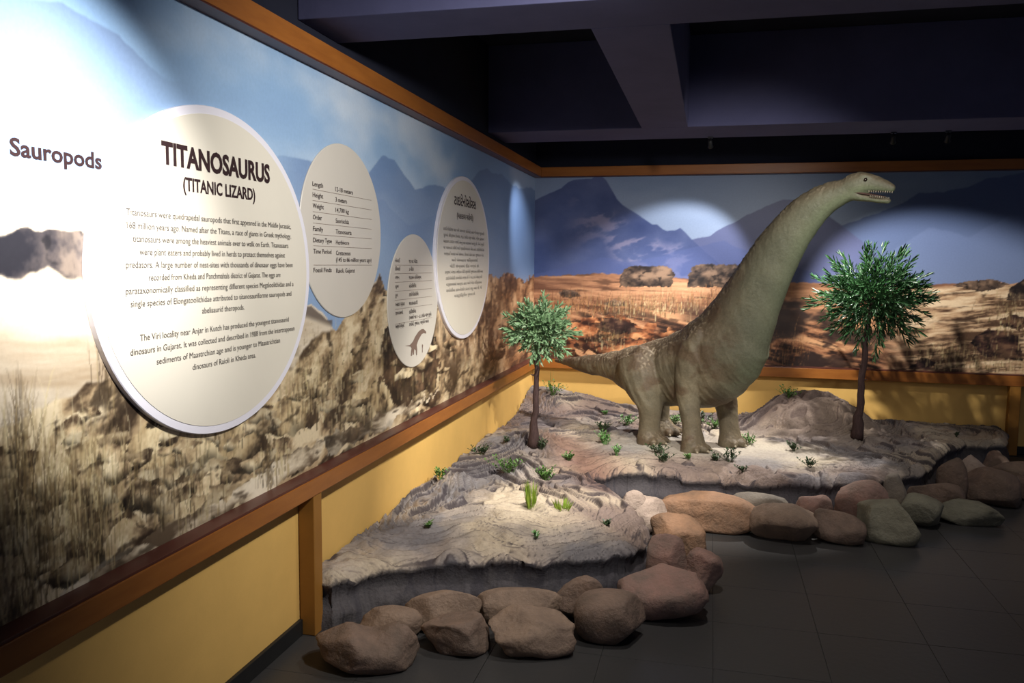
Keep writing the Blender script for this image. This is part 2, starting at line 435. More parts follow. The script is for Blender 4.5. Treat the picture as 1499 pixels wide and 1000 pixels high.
for k, (_, x_, y_, r_) in enumerate(sorted(stones)):
    na = 8; ang = np.sort(rgs.uniform(0, 6.28, na)); asp = rgs.uniform(0.45, 0.9)
    pts = [(x_ + r_ * math.cos(a_) * rgs.uniform(0.75, 1.1), y_ + r_ * asp * math.sin(a_) * rgs.uniform(0.75, 1.1) - 0.25 * r_ * math.cos(a_)) for a_ in ang]
    f_ = np.clip((x_ - 640) / 110, 0, 1); tone = rgs.uniform(0.82, 1.08)
    cs = [tuple(tone * (np.array(c1) * (1 - f_) + np.array(c2) * f_)) for c1, c2 in zip(((220, 204, 170), (178, 156, 122), (66, 52, 40)), ((216, 172, 128), (160, 112, 78), (60, 40, 32)))]
    boulder_print(img, A, Zc, px, py, pts, *cs, 1000 + k * 3, 7, 10, 0.72, 0.35 * r_, 18)
# pale leaning slab along the bottom
for k, pts in enumerate([[(60, 900), (100, 850), (200, 800), (250, 760), (330, 730), (440, 655), (480, 640), (476, 664), (420, 704), (240, 800)],
                         [(470, 640), (520, 620), (600, 590), (640, 572), (600, 604), (480, 668)],
                         [(120, 856), (200, 800), (260, 800), (180, 850)]]):
    boulder_print(img, A, Zc, px, py, pts, (222, 210, 188), (190, 176, 152), (92, 78, 62), 300 + k * 9, 4, 12)
# dry grass
S = Strokes(img, A0, RES)
def grass(S, axis, wallv, blobs, seed):
    rg = np.random.default_rng(seed)
    for (cx_, cy_, sx_, sy_, n, hpx, tone, wdt) in blobs:
        x = rg.normal(cx_, sx_, n); y = rg.normal(cy_, sy_, n)
        pts = px_pts(np.stack([x, y], 1), axis, wallv)
        q = px_pts([(cx_, cy_), (cx_, cy_ - hpx)], axis, wallv); L = abs(q[1, 1] - q[0, 1])
        tones = {'dry': [(206, 190, 146), (176, 156, 112), (120, 100, 66), (74, 60, 40)], 'dark': [(96, 78, 52), (66, 54, 38), (44, 36, 28), (150, 132, 96)],
                 'pale': [(222, 208, 170), (198, 182, 142), (170, 152, 116), (120, 102, 72)], 'red': [(186, 140, 92), (150, 100, 62), (110, 70, 46), (70, 44, 32)]}[tone]
        c = np.array(tones)[rg.integers(0, 4, n)]
        S.draw(pts[:, 0], pts[:, 1], L * rg.uniform(0.45, 1.1, n), rg.normal(0, 0.16, n), c, rg.uniform(0.35, 0.9, n), wdt)
grass(S, 'x', WX, [
    (30, 850, 40, 40, 150, 120, 'dry', 1), (20, 905, 16, 18, 90, 80, 'dark', 1), (70, 800, 40, 35, 150, 130, 'dry', 1), (50, 760, 25, 30, 50, 110, 'dark', 1),
    (30, 720, 30, 40, 90, 120, 'dry', 1), (30, 690, 8, 25, 34, 130, 'dark', 1), (140, 800, 22, 30, 90, 110, 'dry', 1), (140, 790, 14, 20, 30, 90, 'dark', 1),
    (150, 720, 36, 26, 100, 80, 'dry', 1), (155, 560, 6, 20, 20, 90, 'dark', 1), (260, 690, 34, 25, 70, 70, 'pale', 1),
    (290, 760, 24, 26, 60, 80, 'dry', 1), (235, 745, 16, 16, 40, 70, 'dark', 1), (400, 690, 12, 12, 50, 90, 'dry', 1),
    (470, 585, 24, 16, 260, 80, 'pale', 1), (440, 600, 12, 20, 70, 60, 'dry', 1), (520, 560, 24, 24, 120, 50, 'dry', 1),
    (330, 650, 26, 20, 40, 60, 'dark', 1), (560, 520, 20, 26, 80, 40, 'pale', 1), (620, 570, 26, 14, 90, 40, 'dry', 1),
    (690, 540, 20, 14, 70, 32, 'dry', 1), (720, 500, 14, 20, 60, 36, 'dry', 1), (100, 640, 50, 20, 60, 50, 'pale', 1),
    (-60, 800, 40, 60, 120, 120, 'dry', 1), (520, 630, 20, 10, 60, 36, 'dry', 1), (395, 712, 8, 4, 30, 60, 'dark', 1)], 5)
left_img = img

def mural_grid(name, axis, us, nz, img, a0, res, off):
    zs = np.linspace(Z0, Z1, nz)
    U, Zg = np.meshgrid(us, zs)
    V = np.zeros(U.shape + (3,)); V[..., 2] = Zg
    if axis == 'y': V[..., 0] = WX + off; V[..., 1] = U
    else: V[..., 0] = U; V[..., 1] = WY - off
    fj = np.clip((U - a0) / res, 0, img.shape[1] - 1.001); fi = np.clip((Zg - Z0) / res, 0, img.shape[0] - 1.001)
    j = fj.astype(int); i = fi.astype(int); dj = (fj - j)[..., None]; di = (fi - i)[..., None]
    c = (img[i, j] * (1 - dj) + img[i, j + 1] * dj) * (1 - di) + (img[i + 1, j] * (1 - dj) + img[i + 1, j + 1] * dj) * di
    n, mcol = U.shape
    idx = np.arange(n * mcol).reshape(n, mcol)
    F = np.stack([idx[:-1, :-1], idx[:-1, 1:], idx[1:, 1:], idx[1:, :-1]], -1).reshape(-1, 4)
    if axis == 'x': pass
    V = V.reshape(-1, 3)
    # thickness: a back sheet so that the print is a solid board
    return mesh_np(name, V, F, False, lin(np.clip(c, 0, 255)).reshape(-1, 3))
# grid columns follow the nearness to the viewer: finer where the wall is close
pxs = np.linspace(-260, 781, 560)
us = np.array([at(p, 389, 'x', WX)[1] for p in pxs]); us = np.clip(us, A0, A1); us = np.unique(np.append(us, [A0, WY]))
mural_l = obj('mural', mural_grid('mural_left', 'y', us, 430, left_img, A0, RES, 0.0), M['mural'])
tag(mural_l, 'long desert mural with rocks, dry grass and hazy sky on the left wall', 'mural')

# ---- back mural
B0, B1 = WX, 4.2
A, Zc, px, py = canvas('x', B0, B1, RES)
img = np.zeros(A.shape + (3,))
t = np.clip((py - 250) / 160, 0, 1)[..., None]
img[:] = np.array([112, 132, 164]) * (1 - t) + np.array([166, 178, 198]) * t
mix(img, (150, 165, 190), 0.5 * sstep(0.45, 0.7, fbm(A * 0.8, Zc * 2, 4, 4)))
jag = (fbm(A * 10, A * 0 + 3, 5, 21) - 0.5)
horizon = outline(px, [(780, 405), (830, 403), (873, 400), (910, 401), (1000, 408), (1100, 412), (1180, 414), (1346, 417), (1400, 415), (1445, 409), (1472, 414), (1560, 418), (2000, 430)])
# right range
o = outline(px, [(1160, 420), (1230, 330), (1301, 304), (1320, 298), (1346, 280), (1382, 280), (1409, 275), (1445, 261), (1499, 251), (1700, 262), (2000, 300)]) + jag * 8
mix(img, (84, 100, 140), 0.9 * sstep(0, 2, py - o) * (1 - 0.35 * sstep(30, 150, py - o)))
o = outline(px, [(1200, 420), (1300, 370), (1360, 330), (1420, 345), (1480, 312), (1600, 330), (2000, 350)]) + jag * 8
mix(img, (108, 124, 164), 0.55 * sstep(0, 4, py - o))
# middle range
o = outline(px, [(985, 420), (1012, 350), (1029, 346), (1040, 345), (1051, 337), (1085, 319), (1122, 300), (1148, 291), (1170, 293), (1200, 305), (1260, 350), (1330, 415)]) + jag * 4
mm = sstep(0, 1.6, py - o)
mix(img, (84, 90, 128), 0.92 * mm)
mix(img, (112, 122, 168), 0.5 * mm * sstep(330, 420, py))
# tall left mountain with pale scree
o = outline(px, [(770, 296), (785, 291), (797, 285), (822, 274), (832, 266), (840, 263), (856, 261), (866, 261), (870, 258), (881, 257), (888, 264), (896, 278), (903, 290), (911, 298), (937, 315), (955, 328), (962, 328), (970, 334), (977, 337), (988, 337), (996, 333), (1004, 340), (1012, 349), (1060, 392), (1100, 420)]) + jag * 3
mk = sstep(0, 1.4, py - o)
mcol = np.array([74, 86, 128]) + (fbm(A * 3, Zc * 4, 5, 33)[..., None] - 0.5) * np.array([50, 46, 40])
mix(img, mcol, 0.96 * mk)
v = (py - o)
sc = ridge(A * 2.2 + Zc * 2.0, Zc * 5 - A * 2.0, 5, 37)
mix(img, (140, 134, 160), 0.75 * mk * sstep(0.62, 0.8, sc) * sstep(12, 35, v) * sstep(120, 60, v) * sstep(820, 870, px))
o3 = outline(px, [(770, 402), (800, 396), (850, 383), (880, 376), (920, 382), (960, 376), (1010, 362), (1060, 352), (1100, 370), (1200, 400)]) + jag * 5
mix(img, (78, 90, 136), 0.65 * sstep(0, 2, py - o3) * (px < 1200))
# ground
jag2 = (fbm(A * 20, A * 0 + 9, 4, 61) - 0.5)
Gm = sstep(-0.8, 0.8, py - horizon - jag2 * 5)
plain = rock_tex(A, Zc, (206, 160, 122), (172, 124, 92), (112, 76, 58), 1.3, 16, 81, 0.02, 0.8)
pale = rock_tex(A, Zc, (226, 200, 166), (190, 156, 122), (84, 62, 48), 2.4, 19, 87, -0.12, 1.3)
broken = rock_tex(A, Zc, (208, 158, 116), (150, 102, 74), (46, 32, 28), 2.8, 16, 91, 0.18, 1.35)
mix(img, plain, Gm)
depth = py - horizon
mix(img, broken, sstep(30, 75, depth + jag2 * 20) * (1 - sstep(1290, 1330, px)))
mix(img, pale, Gm * sstep(1280, 1340, px) * sstep(0, 8, depth))
for (x0_, x1_, y0_, y1_, a_) in [(1110, 1215, 432, 545, 0.9), (1180, 1290, 480, 546, 0.8), (1000, 1080, 440, 470, 0.5)]:
    mm = sstep(0.40, 0.55, fbm(A * 4, Zc * 7, 4, 95)) * sstep(x0_ - 15, x0_ + 15, px) * sstep(x1_ + 20, x1_ - 20, px) * sstep(y0_ - 6, y0_ + 12, py) * sstep(y1_ + 6, y1_ - 4, py)
    mix(img, (46, 34, 32), a_ * mm)
CRAG = ((128, 104, 86), (84, 68, 58), (36, 30, 30))
for k, pts in enumerate([[(907, 420), (908, 404), (913, 394), (925, 389), (960, 389), (980, 391), (988, 402), (983, 419)],
                         [(1006, 420), (1008, 402), (1015, 390), (1030, 386), (1075, 387), (1088, 391), (1088, 410), (1080, 420)],
                         [(817, 428), (824, 424), (845, 427), (851, 434), (835, 436), (820, 433)], [(883, 445), (900, 438), (915, 442), (917, 448), (890, 449)],
                         [(1474, 440), (1480, 420), (1499, 408), (1530, 412), (1540, 440)], [(1395, 418), (1420, 411), (1450, 409), (1478, 416), (1440, 428)]]):
    boulder_print(img, A, Zc, px, py, pts, *CRAG, 140 + k * 7, 8, 12, 0.35, 5.0, 30)
DK = ((206, 146, 100), (150, 92, 60), (50, 30, 26))
for k, pts in enumerate([[(868, 478), (880, 464), (905, 462), (935, 474), (990, 486), (985, 494), (930, 500), (875, 490)], [(895, 500), (915, 496), (950, 500), (960, 512), (920, 520), (897, 514)],
                         [(840, 470), (870, 466), (872, 500), (845, 510)], [(800, 505), (830, 490), (850, 520), (815, 524)], [(850, 512), (880, 502), (900, 515), (880, 522)]]):
    boulder_print(img, A, Zc, px, py, pts, *DK, 400 + k * 7, 5, 12)
for k, pts in enumerate([[(870, 480), (884, 466), (905, 466), (938, 484), (900, 490)], [(1420, 500), (1450, 480), (1490, 490), (1500, 530), (1440, 520)], [(1455, 470), (1480, 458), (1510, 470), (1490, 486)], [(1330, 538), (1350, 524), (1372, 530), (1360, 544)]]):
    boulder_print(img, A, Zc, px, py, pts, (110, 82, 64), (58, 40, 36), (28, 20, 20), 520 + k * 7, 6, 14, 0.3, 8.0, 25)
S = Strokes(img, B0, RES)
grass(S, 'y', WY, [(870, 455, 40, 5, 260, 22, 'red', 1), (960, 455, 50, 8, 420, 22, 'dry', 1), (1060, 445, 30, 8, 220, 20, 'red', 1), (890, 505, 14, 8, 90, 30, 'dry', 1),
                   (820, 450, 20, 8, 140, 20, 'red', 1), (1390, 525, 25, 8, 150, 22, 'dry', 1), (1480, 470, 20, 20, 160, 26, 'dry', 1), (1150, 520, 20, 16, 120, 24, 'red', 1),
                   (1450, 540, 40, 5, 160, 20, 'dry', 1), (1320, 470, 20, 12, 80, 18, 'dry', 1)], 6)
xs_ = np.concatenate([np.linspace(B0, 2.9, 500), np.linspace(2.93, B1, 60)])
mural_b = obj('mural', mural_grid('mural_back', 'x', xs_, 215, img, B0, RES, 0.0), M['mural'])
tag(mural_b, 'desert plain and blue mountain mural on the back wall behind the dinosaur', 'mural')

# ------------------------------------------------------------------ lettering and round panels
def text_mesh(lines, bold=0.0, spacing=1.0):
    """lines: (string, align, x, baseline z, width or None, cap height) in panel metres -> one flat mesh"""
    V, F = [], []
    for (s, align, x, z, width, cap) in lines:
        cu = bpy.data.curves.new('lettering', 'FONT'); cu.body = s; cu.size = cap / 0.72; cu.resolution_u = 3
        cu.offset = bold * cap; cu.space_character = spacing
        o = bpy.data.objects.new('lettering', cu); C.objects.link(o)
        dg = bpy.context.evaluated_depsgraph_get()
        me = bpy.data.meshes.new_from_object(o.evaluated_get(dg))
        bpy.data.objects.remove(o); bpy.data.curves.remove(cu)
        n = len(me.vertices)
        if n == 0: continue
        co = np.zeros(n * 3, np.float32); me.vertices.foreach_get('co', co); co = co.reshape(-1, 3)
        w0 = co[:, 0].max() - co[:, 0].min(); co[:, 0] -= co[:, 0].min()
        if width: co[:, 0] *= width / w0; w0 = width
        co[:, 0] += x - {'l': 0, 'c': w0 / 2, 'r': w0}[align]; co[:, 1] += z
        b = len(V); V.extend(co.tolist())
        F.extend([[b + i for i in p.vertices] for p in me.polygons])
        bpy.data.meshes.remove(me)
    me = bpy.data.meshes.new('lettering'); me.from_pydata(V, [], F); return me
WALLROT = Matrix(((0, 0, 1), (1, 0, 0), (0, 1, 0))).to_euler()   # text x -> +Y, text y -> +Z, facing +X
def ellipse_me(name, a, b, th, seg=96, z0=0.0, bev=0.003):
    V = []; F = []
    prof = [(1.0, z0), (1.0, z0 + th - bev), (1.0 - bev / max(a, b), z0 + th)]
    for (s, zz) in prof:
        for k in range(seg):
            t_ = 2 * math.pi * k / seg; V.append((a * s * math.cos(t_), b * s * math.sin(t_), zz))
    for r in range(2):
        for k in range(seg):
            k2 = (k + 1) % seg; F.append((r * seg + k, r * seg + k2, (r + 1) * seg + k2, (r + 1) * seg + k))
    F.append(tuple(range(2 * seg, 3 * seg))); F.append(tuple(range(seg))[::-1])
    me = bpy.data.meshes.new(name); me.from_pydata(V, [], F); return me

o = obj('lettering', text_mesh([('Sauropods', 'l', 1.815, 1.993, 0.335, 0.047)], 0.035), M['ink'], mural_l, (WX + 0.0015, 0, 0), WALLROT)
o['label'] = 'dark lettering reading Sauropods'

def round_panel(label, y, z, a, b, off, face, rim):
    t_ = thing('information_panel', label, 'sign', (WX + 0.001, y, z), 'round information panels on the left mural')
    if rim:
        r_ = obj('rim', ellipse_me('rim', a, b, off), M['panel_rim'], t_, (0, 0, 0), WALLROT); r_['label'] = 'white outer rim of the panel'
        obj('board', ellipse_me('board', a - 0.033, b - 0.03, 0.002, z0=off, bev=0.0006), M[face], t_, (0, 0, 0), WALLROT)
    else:
        obj('board', ellipse_me('board', a, b, off), M[face], t_, (0, 0, 0), WALLROT)
    return t_
def panel_text(p, name, lines, m, h, bold=0.0, label=None):
    y, z = p.location[1], p.location[2]
    L = [(s, al, x - y, zz - z, wd, cap) for (s, al, x, zz, wd, cap) in lines]
    o = obj(name, text_mesh(L, bold), M[m], p, (h, 0, 0), WALLROT)
    if label: o['label'] = label
    return o

P1 = round_panel('largest round cream panel with white rim, titled TITANOSAURUS in English', 2.738, 1.678, 0.685, 0.601, 0.02, 'panel', True)
panel_text(P1, 'heading', [('TITANOSAURUS', 'l', 2.40, 2.042, 0.685, 0.073)], 'ink', 0.0235, 0.05, 'bold dark heading')
panel_text(P1, 'subheading', [('(TITANIC LIZARD)', 'l', 2.51, 1.962, 0.46, 0.046)], 'ink', 0.0235, 0.035, 'dark subheading in brackets')
E1 = ['Titanosaurs were quedrapedal sauropods that first appeared in the Middle Jurassic,', '168 million years ago. Named after the Titans, a race of giants in Greek mythology,',
      'titanosaurs were among the heaviest animals ever to walk on Earth. Titanosaurs', 'were plant eaters and probably lived in herds to protect themselves against',
      'predators. A large number of nest-sites with thousands of dinosaur eggs have been', 'recorded from Kheda and Panchmahals district of Gujarat. The eggs are',
      'parataxonomically classified as representing different species Megaloolithidae and a', 'single species of Elongatoolithidae attributed to titanosauriforme sauropods and', 'abelisaurid theropods.']
E2 = ['The Viri locality near Anjar in Kutch has produced the youngest titanosaurid', 'dinosaurs in Gujarat. It was collected and described in 1988 from the intertrappean',
      'sediments of Maastrchian age and is younger to Maastrichtian', 'dinosaurs of Raioli in Kheda area.']
W1 = [1.03, 1.03, 0.98, 0.92, 1.05, 0.84, 1.06, 1.02, 0.275]; W2 = [0.955, 1.05, 0.80, 0.415]
panel_text(P1, 'body_text', [(s, 'c', 2.737, 1.861 - i * 0.0412, W1[i], 0.0215) for i, s in enumerate(E1)]
           + [(s, 'c', 2.743, 1.462 - i * 0.0425, W2[i], 0.0215) for i, s in enumerate(E2)], 'ink_grey', 0.0235, 0.0, 'grey paragraph text')

P2 = round_panel('pale grey rimless round panel with an English table from Length to Fossil Finds', 3.826, 1.872, 0.464, 0.430, 0.006, 'panel_grey', False)
rows = [('Length', '12-18 meters'), ('Height', '3 meters'), ('Weight', '14,700 kg'), ('Order', 'Saurischia'), ('Family', 'Titanosauria'), ('Dietary Type', 'Herbivore'), ('Time Period', 'Cretaceous'), ('Fossil Finds', 'Raioli, Gujarat')]
zr = [2.068, 2.018, 1.968, 1.916, 1.863, 1.811, 1.759, 1.672]
W2a = [0.105, 0.105, 0.11, 0.09, 0.10, 0.19, 0.185, 0.185]; W2b = [0.20, 0.13, 0.15, 0.15, 0.18, 0.15, 0.165, 0.215]
for k, ((a_, b_), z_) in enumerate(zip(rows, zr)):
    L = [(a_, 'l', 3.488, z_, W2a[k], 0.022), (b_, 'l', 3.724, z_ - 0.004, W2b[k], 0.022)]
    if k == 6: L.append(('(145 to 66 million years ago)', 'l', 3.724, 1.722, 0.43, 0.022))
    for e_ in L: panel_text(P2, 'table_entry', [e_], 'ink', 0.0075, 0.008)
def rules(p, ys, zs, h):
    V = []; F = []
    for z_ in zs:
        b = len(V); y0, y1 = ys[0] - p.location[1], ys[1] - p.location[1]; zz = z_ - p.location[2]
        V += [(y0, zz, 0), (y1, zz, 0), (y1, zz + 0.0016, 0), (y0, zz + 0.0016, 0)]; F.append((b, b + 1, b + 2, b + 3))
    me = bpy.data.meshes.new('table_rules'); me.from_pydata(V, [], F)
    o = obj('table_rules', me, M['ink_brown'], p, (h, 0, 0), WALLROT); o['label'] = 'thin lines between the table rows'
rules(P2, (3.488, 4.16), [2.052, 2.001, 1.950, 1.898, 1.846, 1.794, 1.705], 0.0075)

P3 = round_panel('smallest round panel, low on the mural, with a table in Gujarati above a dinosaur outline', 4.824, 1.483, 0.440, 0.413, 0.006, 'panel_grey', False)
rows = [('લંબાઈ', '૧૨-૧૮ મીટર'), ('ઊંચાઈ', '૩ મીટર'), ('વજન', '૧૪,૭૦૦ કિલોગ્રામ'), ('ક્રમ', 'સોરિશિયા'), ('કુળ', 'ટાઇટેનોસોરિયા'), ('આહાર-પ્રકાર', 'શાકાહારી'), ('સમયગાળો', 'ક્રિટેશિયસ'), ('અશ્મિ-પ્રાપ્તિ', 'રાયોલી, ગુજરાત, પશ્ચિમ ભારત')]
zr = [1.722, 1.674, 1.624, 1.572, 1.520, 1.466, 1.414, 1.336]
W3a = [0.075, 0.08, 0.062, 0.05, 0.04, 0.15, 0.12, 0.15]; W3b = [0.145, 0.08, 0.215, 0.125, 0.165, 0.15, 0.12, 0.36]
for k, ((a_, b_), z_) in enumerate(zip(rows, zr)):
    L = [(a_, 'l', 4.50, z_, W3a[k], 0.021), (b_, 'l', 4.724, z_ - 0.003, W3b[k], 0.021)]
    if k == 6: L.append(('(આશરે ૧૪.૫ - ૬.૬ કરોડ વર્ષ પૂર્વે)', 'l', 4.724, 1.375, 0.41, 0.021))
    for e_ in L: panel_text(P3, 'table_entry', [e_], 'ink', 0.0075, 0.012)
rules(P3, (4.49, 5.15), [1.705, 1.655, 1.605, 1.552, 1.500, 1.447, 1.360], 0.0075)
sil = [(165, 832), (200, 826), (222, 800), (238, 765), (262, 728), (285, 710), (300, 708), (318, 728), (318, 742), (300, 738), (285, 748), (262, 790), (250, 826), (254, 860), (252, 900), (246, 900), (243, 862), (232, 856), (230, 895), (222, 898), (222, 860), (215, 905), (207, 904), (212, 850), (205, 836)]
man = [(288, 825), (292, 820), (296, 826), (294, 850), (293, 880), (289, 880), (290, 850)]
for nm, ps in (('dinosaur_outline', sil), ('person_outline', man)):
    q = [at(560 + x / 5.0, 340 + y / 5.0, 'x', WX + 0.008) for x, y in ps]
    bm = bmesh.new(); vs = [bm.verts.new((p[1] - 4.824, p[2] - 1.483, 0)) for p in q]; bm.faces.new(vs)
    bmesh.ops.triangulate(bm, faces=bm.faces[:])
    o = obj(nm, bm_mesh(nm, bm), M['ink_brown'], P3, (0.0075, 0, 0), WALLROT); o['label'] = 'flat taupe printed silhouette'

P4 = round_panel('round cream panel with white rim nearest the corner, titled in Gujarati', 5.856, 1.757, 0.679, 0.596, 0.02, 'panel', True)
panel_text(P4, 'heading', [('ટાઇટેનોસોરસ', 'l', 5.575, 2.135, 0.55, 0.066)], 'ink', 0.0235, 0.03, 'bold dark Gujarati heading')
panel_text(P4, 'subheading', [('(મહાકાય ગરોળી)', 'l', 5.64, 2.042, 0.41, 0.040)], 'ink', 0.0235, 0.02, 'dark Gujarati subheading in brackets')
G = ['ટાઇટેનોસોરસ ચાર પગે ચાલનારા સોરોપોડ હતા જે મધ્ય જુરાસિક', 'યુગમાં સૌપ્રથમ દેખાયા, ૧૬.૮ કરોડ વર્ષ પહેલાં. ગ્રીક પુરાણના', 'મહાકાય ટાઇટન પરથી તેમનું નામ પાડવામાં આવ્યું છે. તેઓ પૃથ્વી', 'પર ચાલનારાં સૌથી ભારે પ્રાણીઓમાંનાં એક હતાં. ટાઇટેનોસોરસ', 'વનસ્પતિ ખાનારા અને સંભવતઃ ટોળામાં રહેતા હતા. ગુજરાતના ખેડા', 'અને પંચમહાલ જિલ્લામાંથી', 'મોટી સંખ્યામાં ઈંડાં મળ્યાં છે.', 'કચ્છમાં અંજાર નજીકના વીરી સ્થળેથી ગુજરાતના સૌથી નાના', 'ટાઇટેનોસોરિડ ડાયનોસોર મળ્યા છે. તે ૧૯૮૮માં એકત્ર કરી', 'વર્ણવવામાં આવ્યા હતા અને ખેડા વિસ્તારના', 'રાયોલીના ડાયનોસોર કરતાં વધુ નવા છે, જે', 'માસ્ટ્રિક્ટિયન યુગના છે.']
WG = [1.03, 1.02, 1.02, 1.03, 1.0, 0.66, 0.74, 0.96, 0.92, 0.90, 0.90, 0.53]
panel_text(P4, 'body_text', [(s, 'c', 5.85, 1.945 - i * 0.0425, WG[i], 0.021) for i, s in enumerate(G)], 'ink_grey', 0.0235, 0.0, 'grey Gujarati paragraph text')

# ------------------------------------------------------------------ the sculpted rock platform
ZR = 0.24
RIM = [(486, 849), (540, 832), (608, 823), (692, 817), (797, 814), (860, 809), (923, 803), (950, 788), (955, 775), (944, 756), (925, 738), (902, 721), (880, 707), (866, 697), (872, 690), (905, 688), (945, 689), (1009, 695), (1116, 704), (1201, 706), (1286, 701), (1350, 688), (1371, 671), (1384, 658), (1400, 650), (1414, 647), (1440, 648), (1476, 648)]
rim_xy = [tuple(at(x, y, 'z', ZR)[:2]) for x, y in RIM]
poly = [(-2.1, rim_xy[0][1] - 0.0)] + rim_xy + [(2.66, 8.2), (2.66, 8.7), (-2.1, 8.7)]
PA = np.array(poly); PB = np.roll(PA, -1, 0)
def signed(x, y):
    x = np.asarray(x, float); y = np.asarray(y, float)
    best = np.full(x.shape, 1e9); ins = np.zeros(x.shape, bool)
    for (ax_, ay_), (bx_, by_) in zip(PA, PB):
        dx, dy = bx_ - ax_, by_ - ay_
        t_ = np.clip(((x - ax_) * dx + (y - ay_) * dy) / (dx * dx + dy * dy), 0, 1)
        best = np.minimum(best, np.hypot(x - ax_ - t_ * dx, y - ay_ - t_ * dy))
        ins ^= ((ay_ > y) != (by_ > y)) & (x < (bx_ - ax_) * (y - ay_) / (by_ - ay_ + 1e-12) + ax_)
    return np.where(ins, best, -best)
def bump(x, y, cx_, cy_, sx, sy, h, p=2.0, ang=0.0):
    c, s = math.cos(ang), math.sin(ang); u = (x - cx_) * c + (y - cy_) * s; v = -(x - cx_) * s + (y - cy_) * c
    return h * np.exp(-((u / sx) ** 2 + (v / sy) ** 2) ** (p / 2))
q_knob = at(668, 698, 'z', 0.30); q_knob2 = at(768, 684, 'z', 0.30); q_pad = at(838, 735, 'z', 0.27); q_k3 = at(795, 752, 'z', 0.27); q_k4 = at(1100, 688, 'z', 0.27)
q_g0 = at(875, 690, 'z', 0.26); q_g1 = at(830, 650, 'z', 0.26)
def base_h(x, y):
    h = 0.25 + 0 * x
    h = h + bump(x, y, -1.75, 8.35, 0.75, 0.55, 0.19)                       # rise in the corner
    h = h + bump(x, y, 0.93, 7.85, 0.46, 0.36, 0.30, 3.2)                   # mound right of the dinosaur
    h = h + bump(x, y, 1.28, 7.35, 0.35, 0.25, 0.05)                        # foot of the large tree
    h = h + bump(x, y, 1.75, 8.05, 0.30, 0.22, 0.07)
    h = h + bump(x, y, -1.45, 6.45, 0.32, 0.38, 0.07)                       # foot of the small tree
    h = h + bump(x, y, -1.2, 4.6, 0.6, 0.7, 0.045)
    h = h + bump(x, y, q_knob[0], q_knob[1], 0.13, 0.11, 0.055, 2.6) + bump(x, y, q_knob2[0], q_knob2[1], 0.12, 0.10, 0.06, 3)
    h = h + bump(x, y, q_pad[0], q_pad[1], 0.09, 0.06, 0.035, 3) + bump(x, y, q_k3[0], q_k3[1], 0.05, 0.035, 0.03, 3) + bump(x, y, q_k4[0], q_k4[1], 0.11, 0.06, 0.05, 3)
    # brown gully running up from the notch
    gx, gy = q_g1[0] - q_g0[0], q_g1[1] - q_g0[1]; L2 = gx * gx + gy * gy
    t_ = np.clip(((x - q_g0[0]) * gx + (y - q_g0[1]) * gy) / L2, 0, 1); d = np.hypot(x - q_g0[0] - t_ * gx, y - q_g0[1] - t_ * gy)
    h = h - 0.035 * np.exp(-(d / 0.16) ** 2)
    return h
def ledge_field(x, y, sd):
    wv = fbm(x * 1.5, y * 1.5, 3, 201) * 1.0 + fbm(x * 5, y * 5, 2, 205) * 0.10
    return np.minimum(sd, 1.1) * 0.75 + wv
def ledges(x, y, sd):
    """stepped strata: each band rises slowly and drops off sharply"""
    f1 = ledge_field(x, y, sd); out = 0; dark = 0
    for fr_, am, sd_ in ((7.0, 1.0, 0), (15.0, 0.65, 3), (29.0, 0.32, 6)):
        ph = (f1 + 0.02 * fbm(x * 14, y * 14, 2, 207 + sd_)) * fr_; saw = ph - np.floor(ph)
        gate = 0.25 + 0.75 * sstep(0.36, 0.52, fbm(x * 2.3, y * 2.3, 3, 221 + sd_))
        out = out + am * (np.where(saw < 0.88, saw / 0.88, (1 - saw) / 0.12) - 0.5) * (0.12 + 0.88 * gate)
        dark = dark + (0.4 + am) * sstep(0.84, 0.96, saw) * gate  # mask of the ledge drops that get painted shade
    return out, np.clip(dark, 0, 1)
def terrain(x, y, full=True):
    x = np.asarray(x, float); y = np.asarray(y, float)
    sd = signed(x, y) + (fbm(x * 4, y * 4, 3, 211) - 0.5) * 0.05
    h = base_h(x, y)
    sand = np.exp(-(((x - 0.0) / 0.95) ** 2 + ((y - 6.75) / 0.48) ** 2) ** 1.5)   # flat sand around the feet
    mound = bump(x, y, 0.93, 7.75, 0.6, 0.5, 1.0, 3)
    if full:
        led, _ = ledges(x, y, sd)
        h = h + led * (0.038 + 0.012 * mound) * (1 - 0.95 * sand)
        h = h + (fbm(x * 22, y * 22, 4, 231) - 0.5) * 0.012 * (1 - 0.6 * sand) + (fbm(x * 3, y * 3, 4, 241) - 0.5) * 0.06 * (1 - 0.8 * sand)
    t_ = np.clip(sd / 0.07, 0, 1)
    return h * (0.80 + 0.20 * (1 - (1 - t_) ** 2.2)), sd, sand
def on_terrain(px_, py_):
    d = ray(px_, py_); ks = np.linspace(2.6, 8.6, 900)
    P = np.array([0, 0, EYE]) + d[None, :] * (ks / d[1])[:, None]
    z, sd, _ = terrain(P[:, 0], P[:, 1])
    hit = np.nonzero((P[:, 2] <= z) & (sd > 0.0))[0]
    return P[hit[0]] if len(hit) else at(px_, py_, 'y', 7.85)
def ground_z(x, y): return float(terrain(np.array([x]), np.array([y]))[0][0])

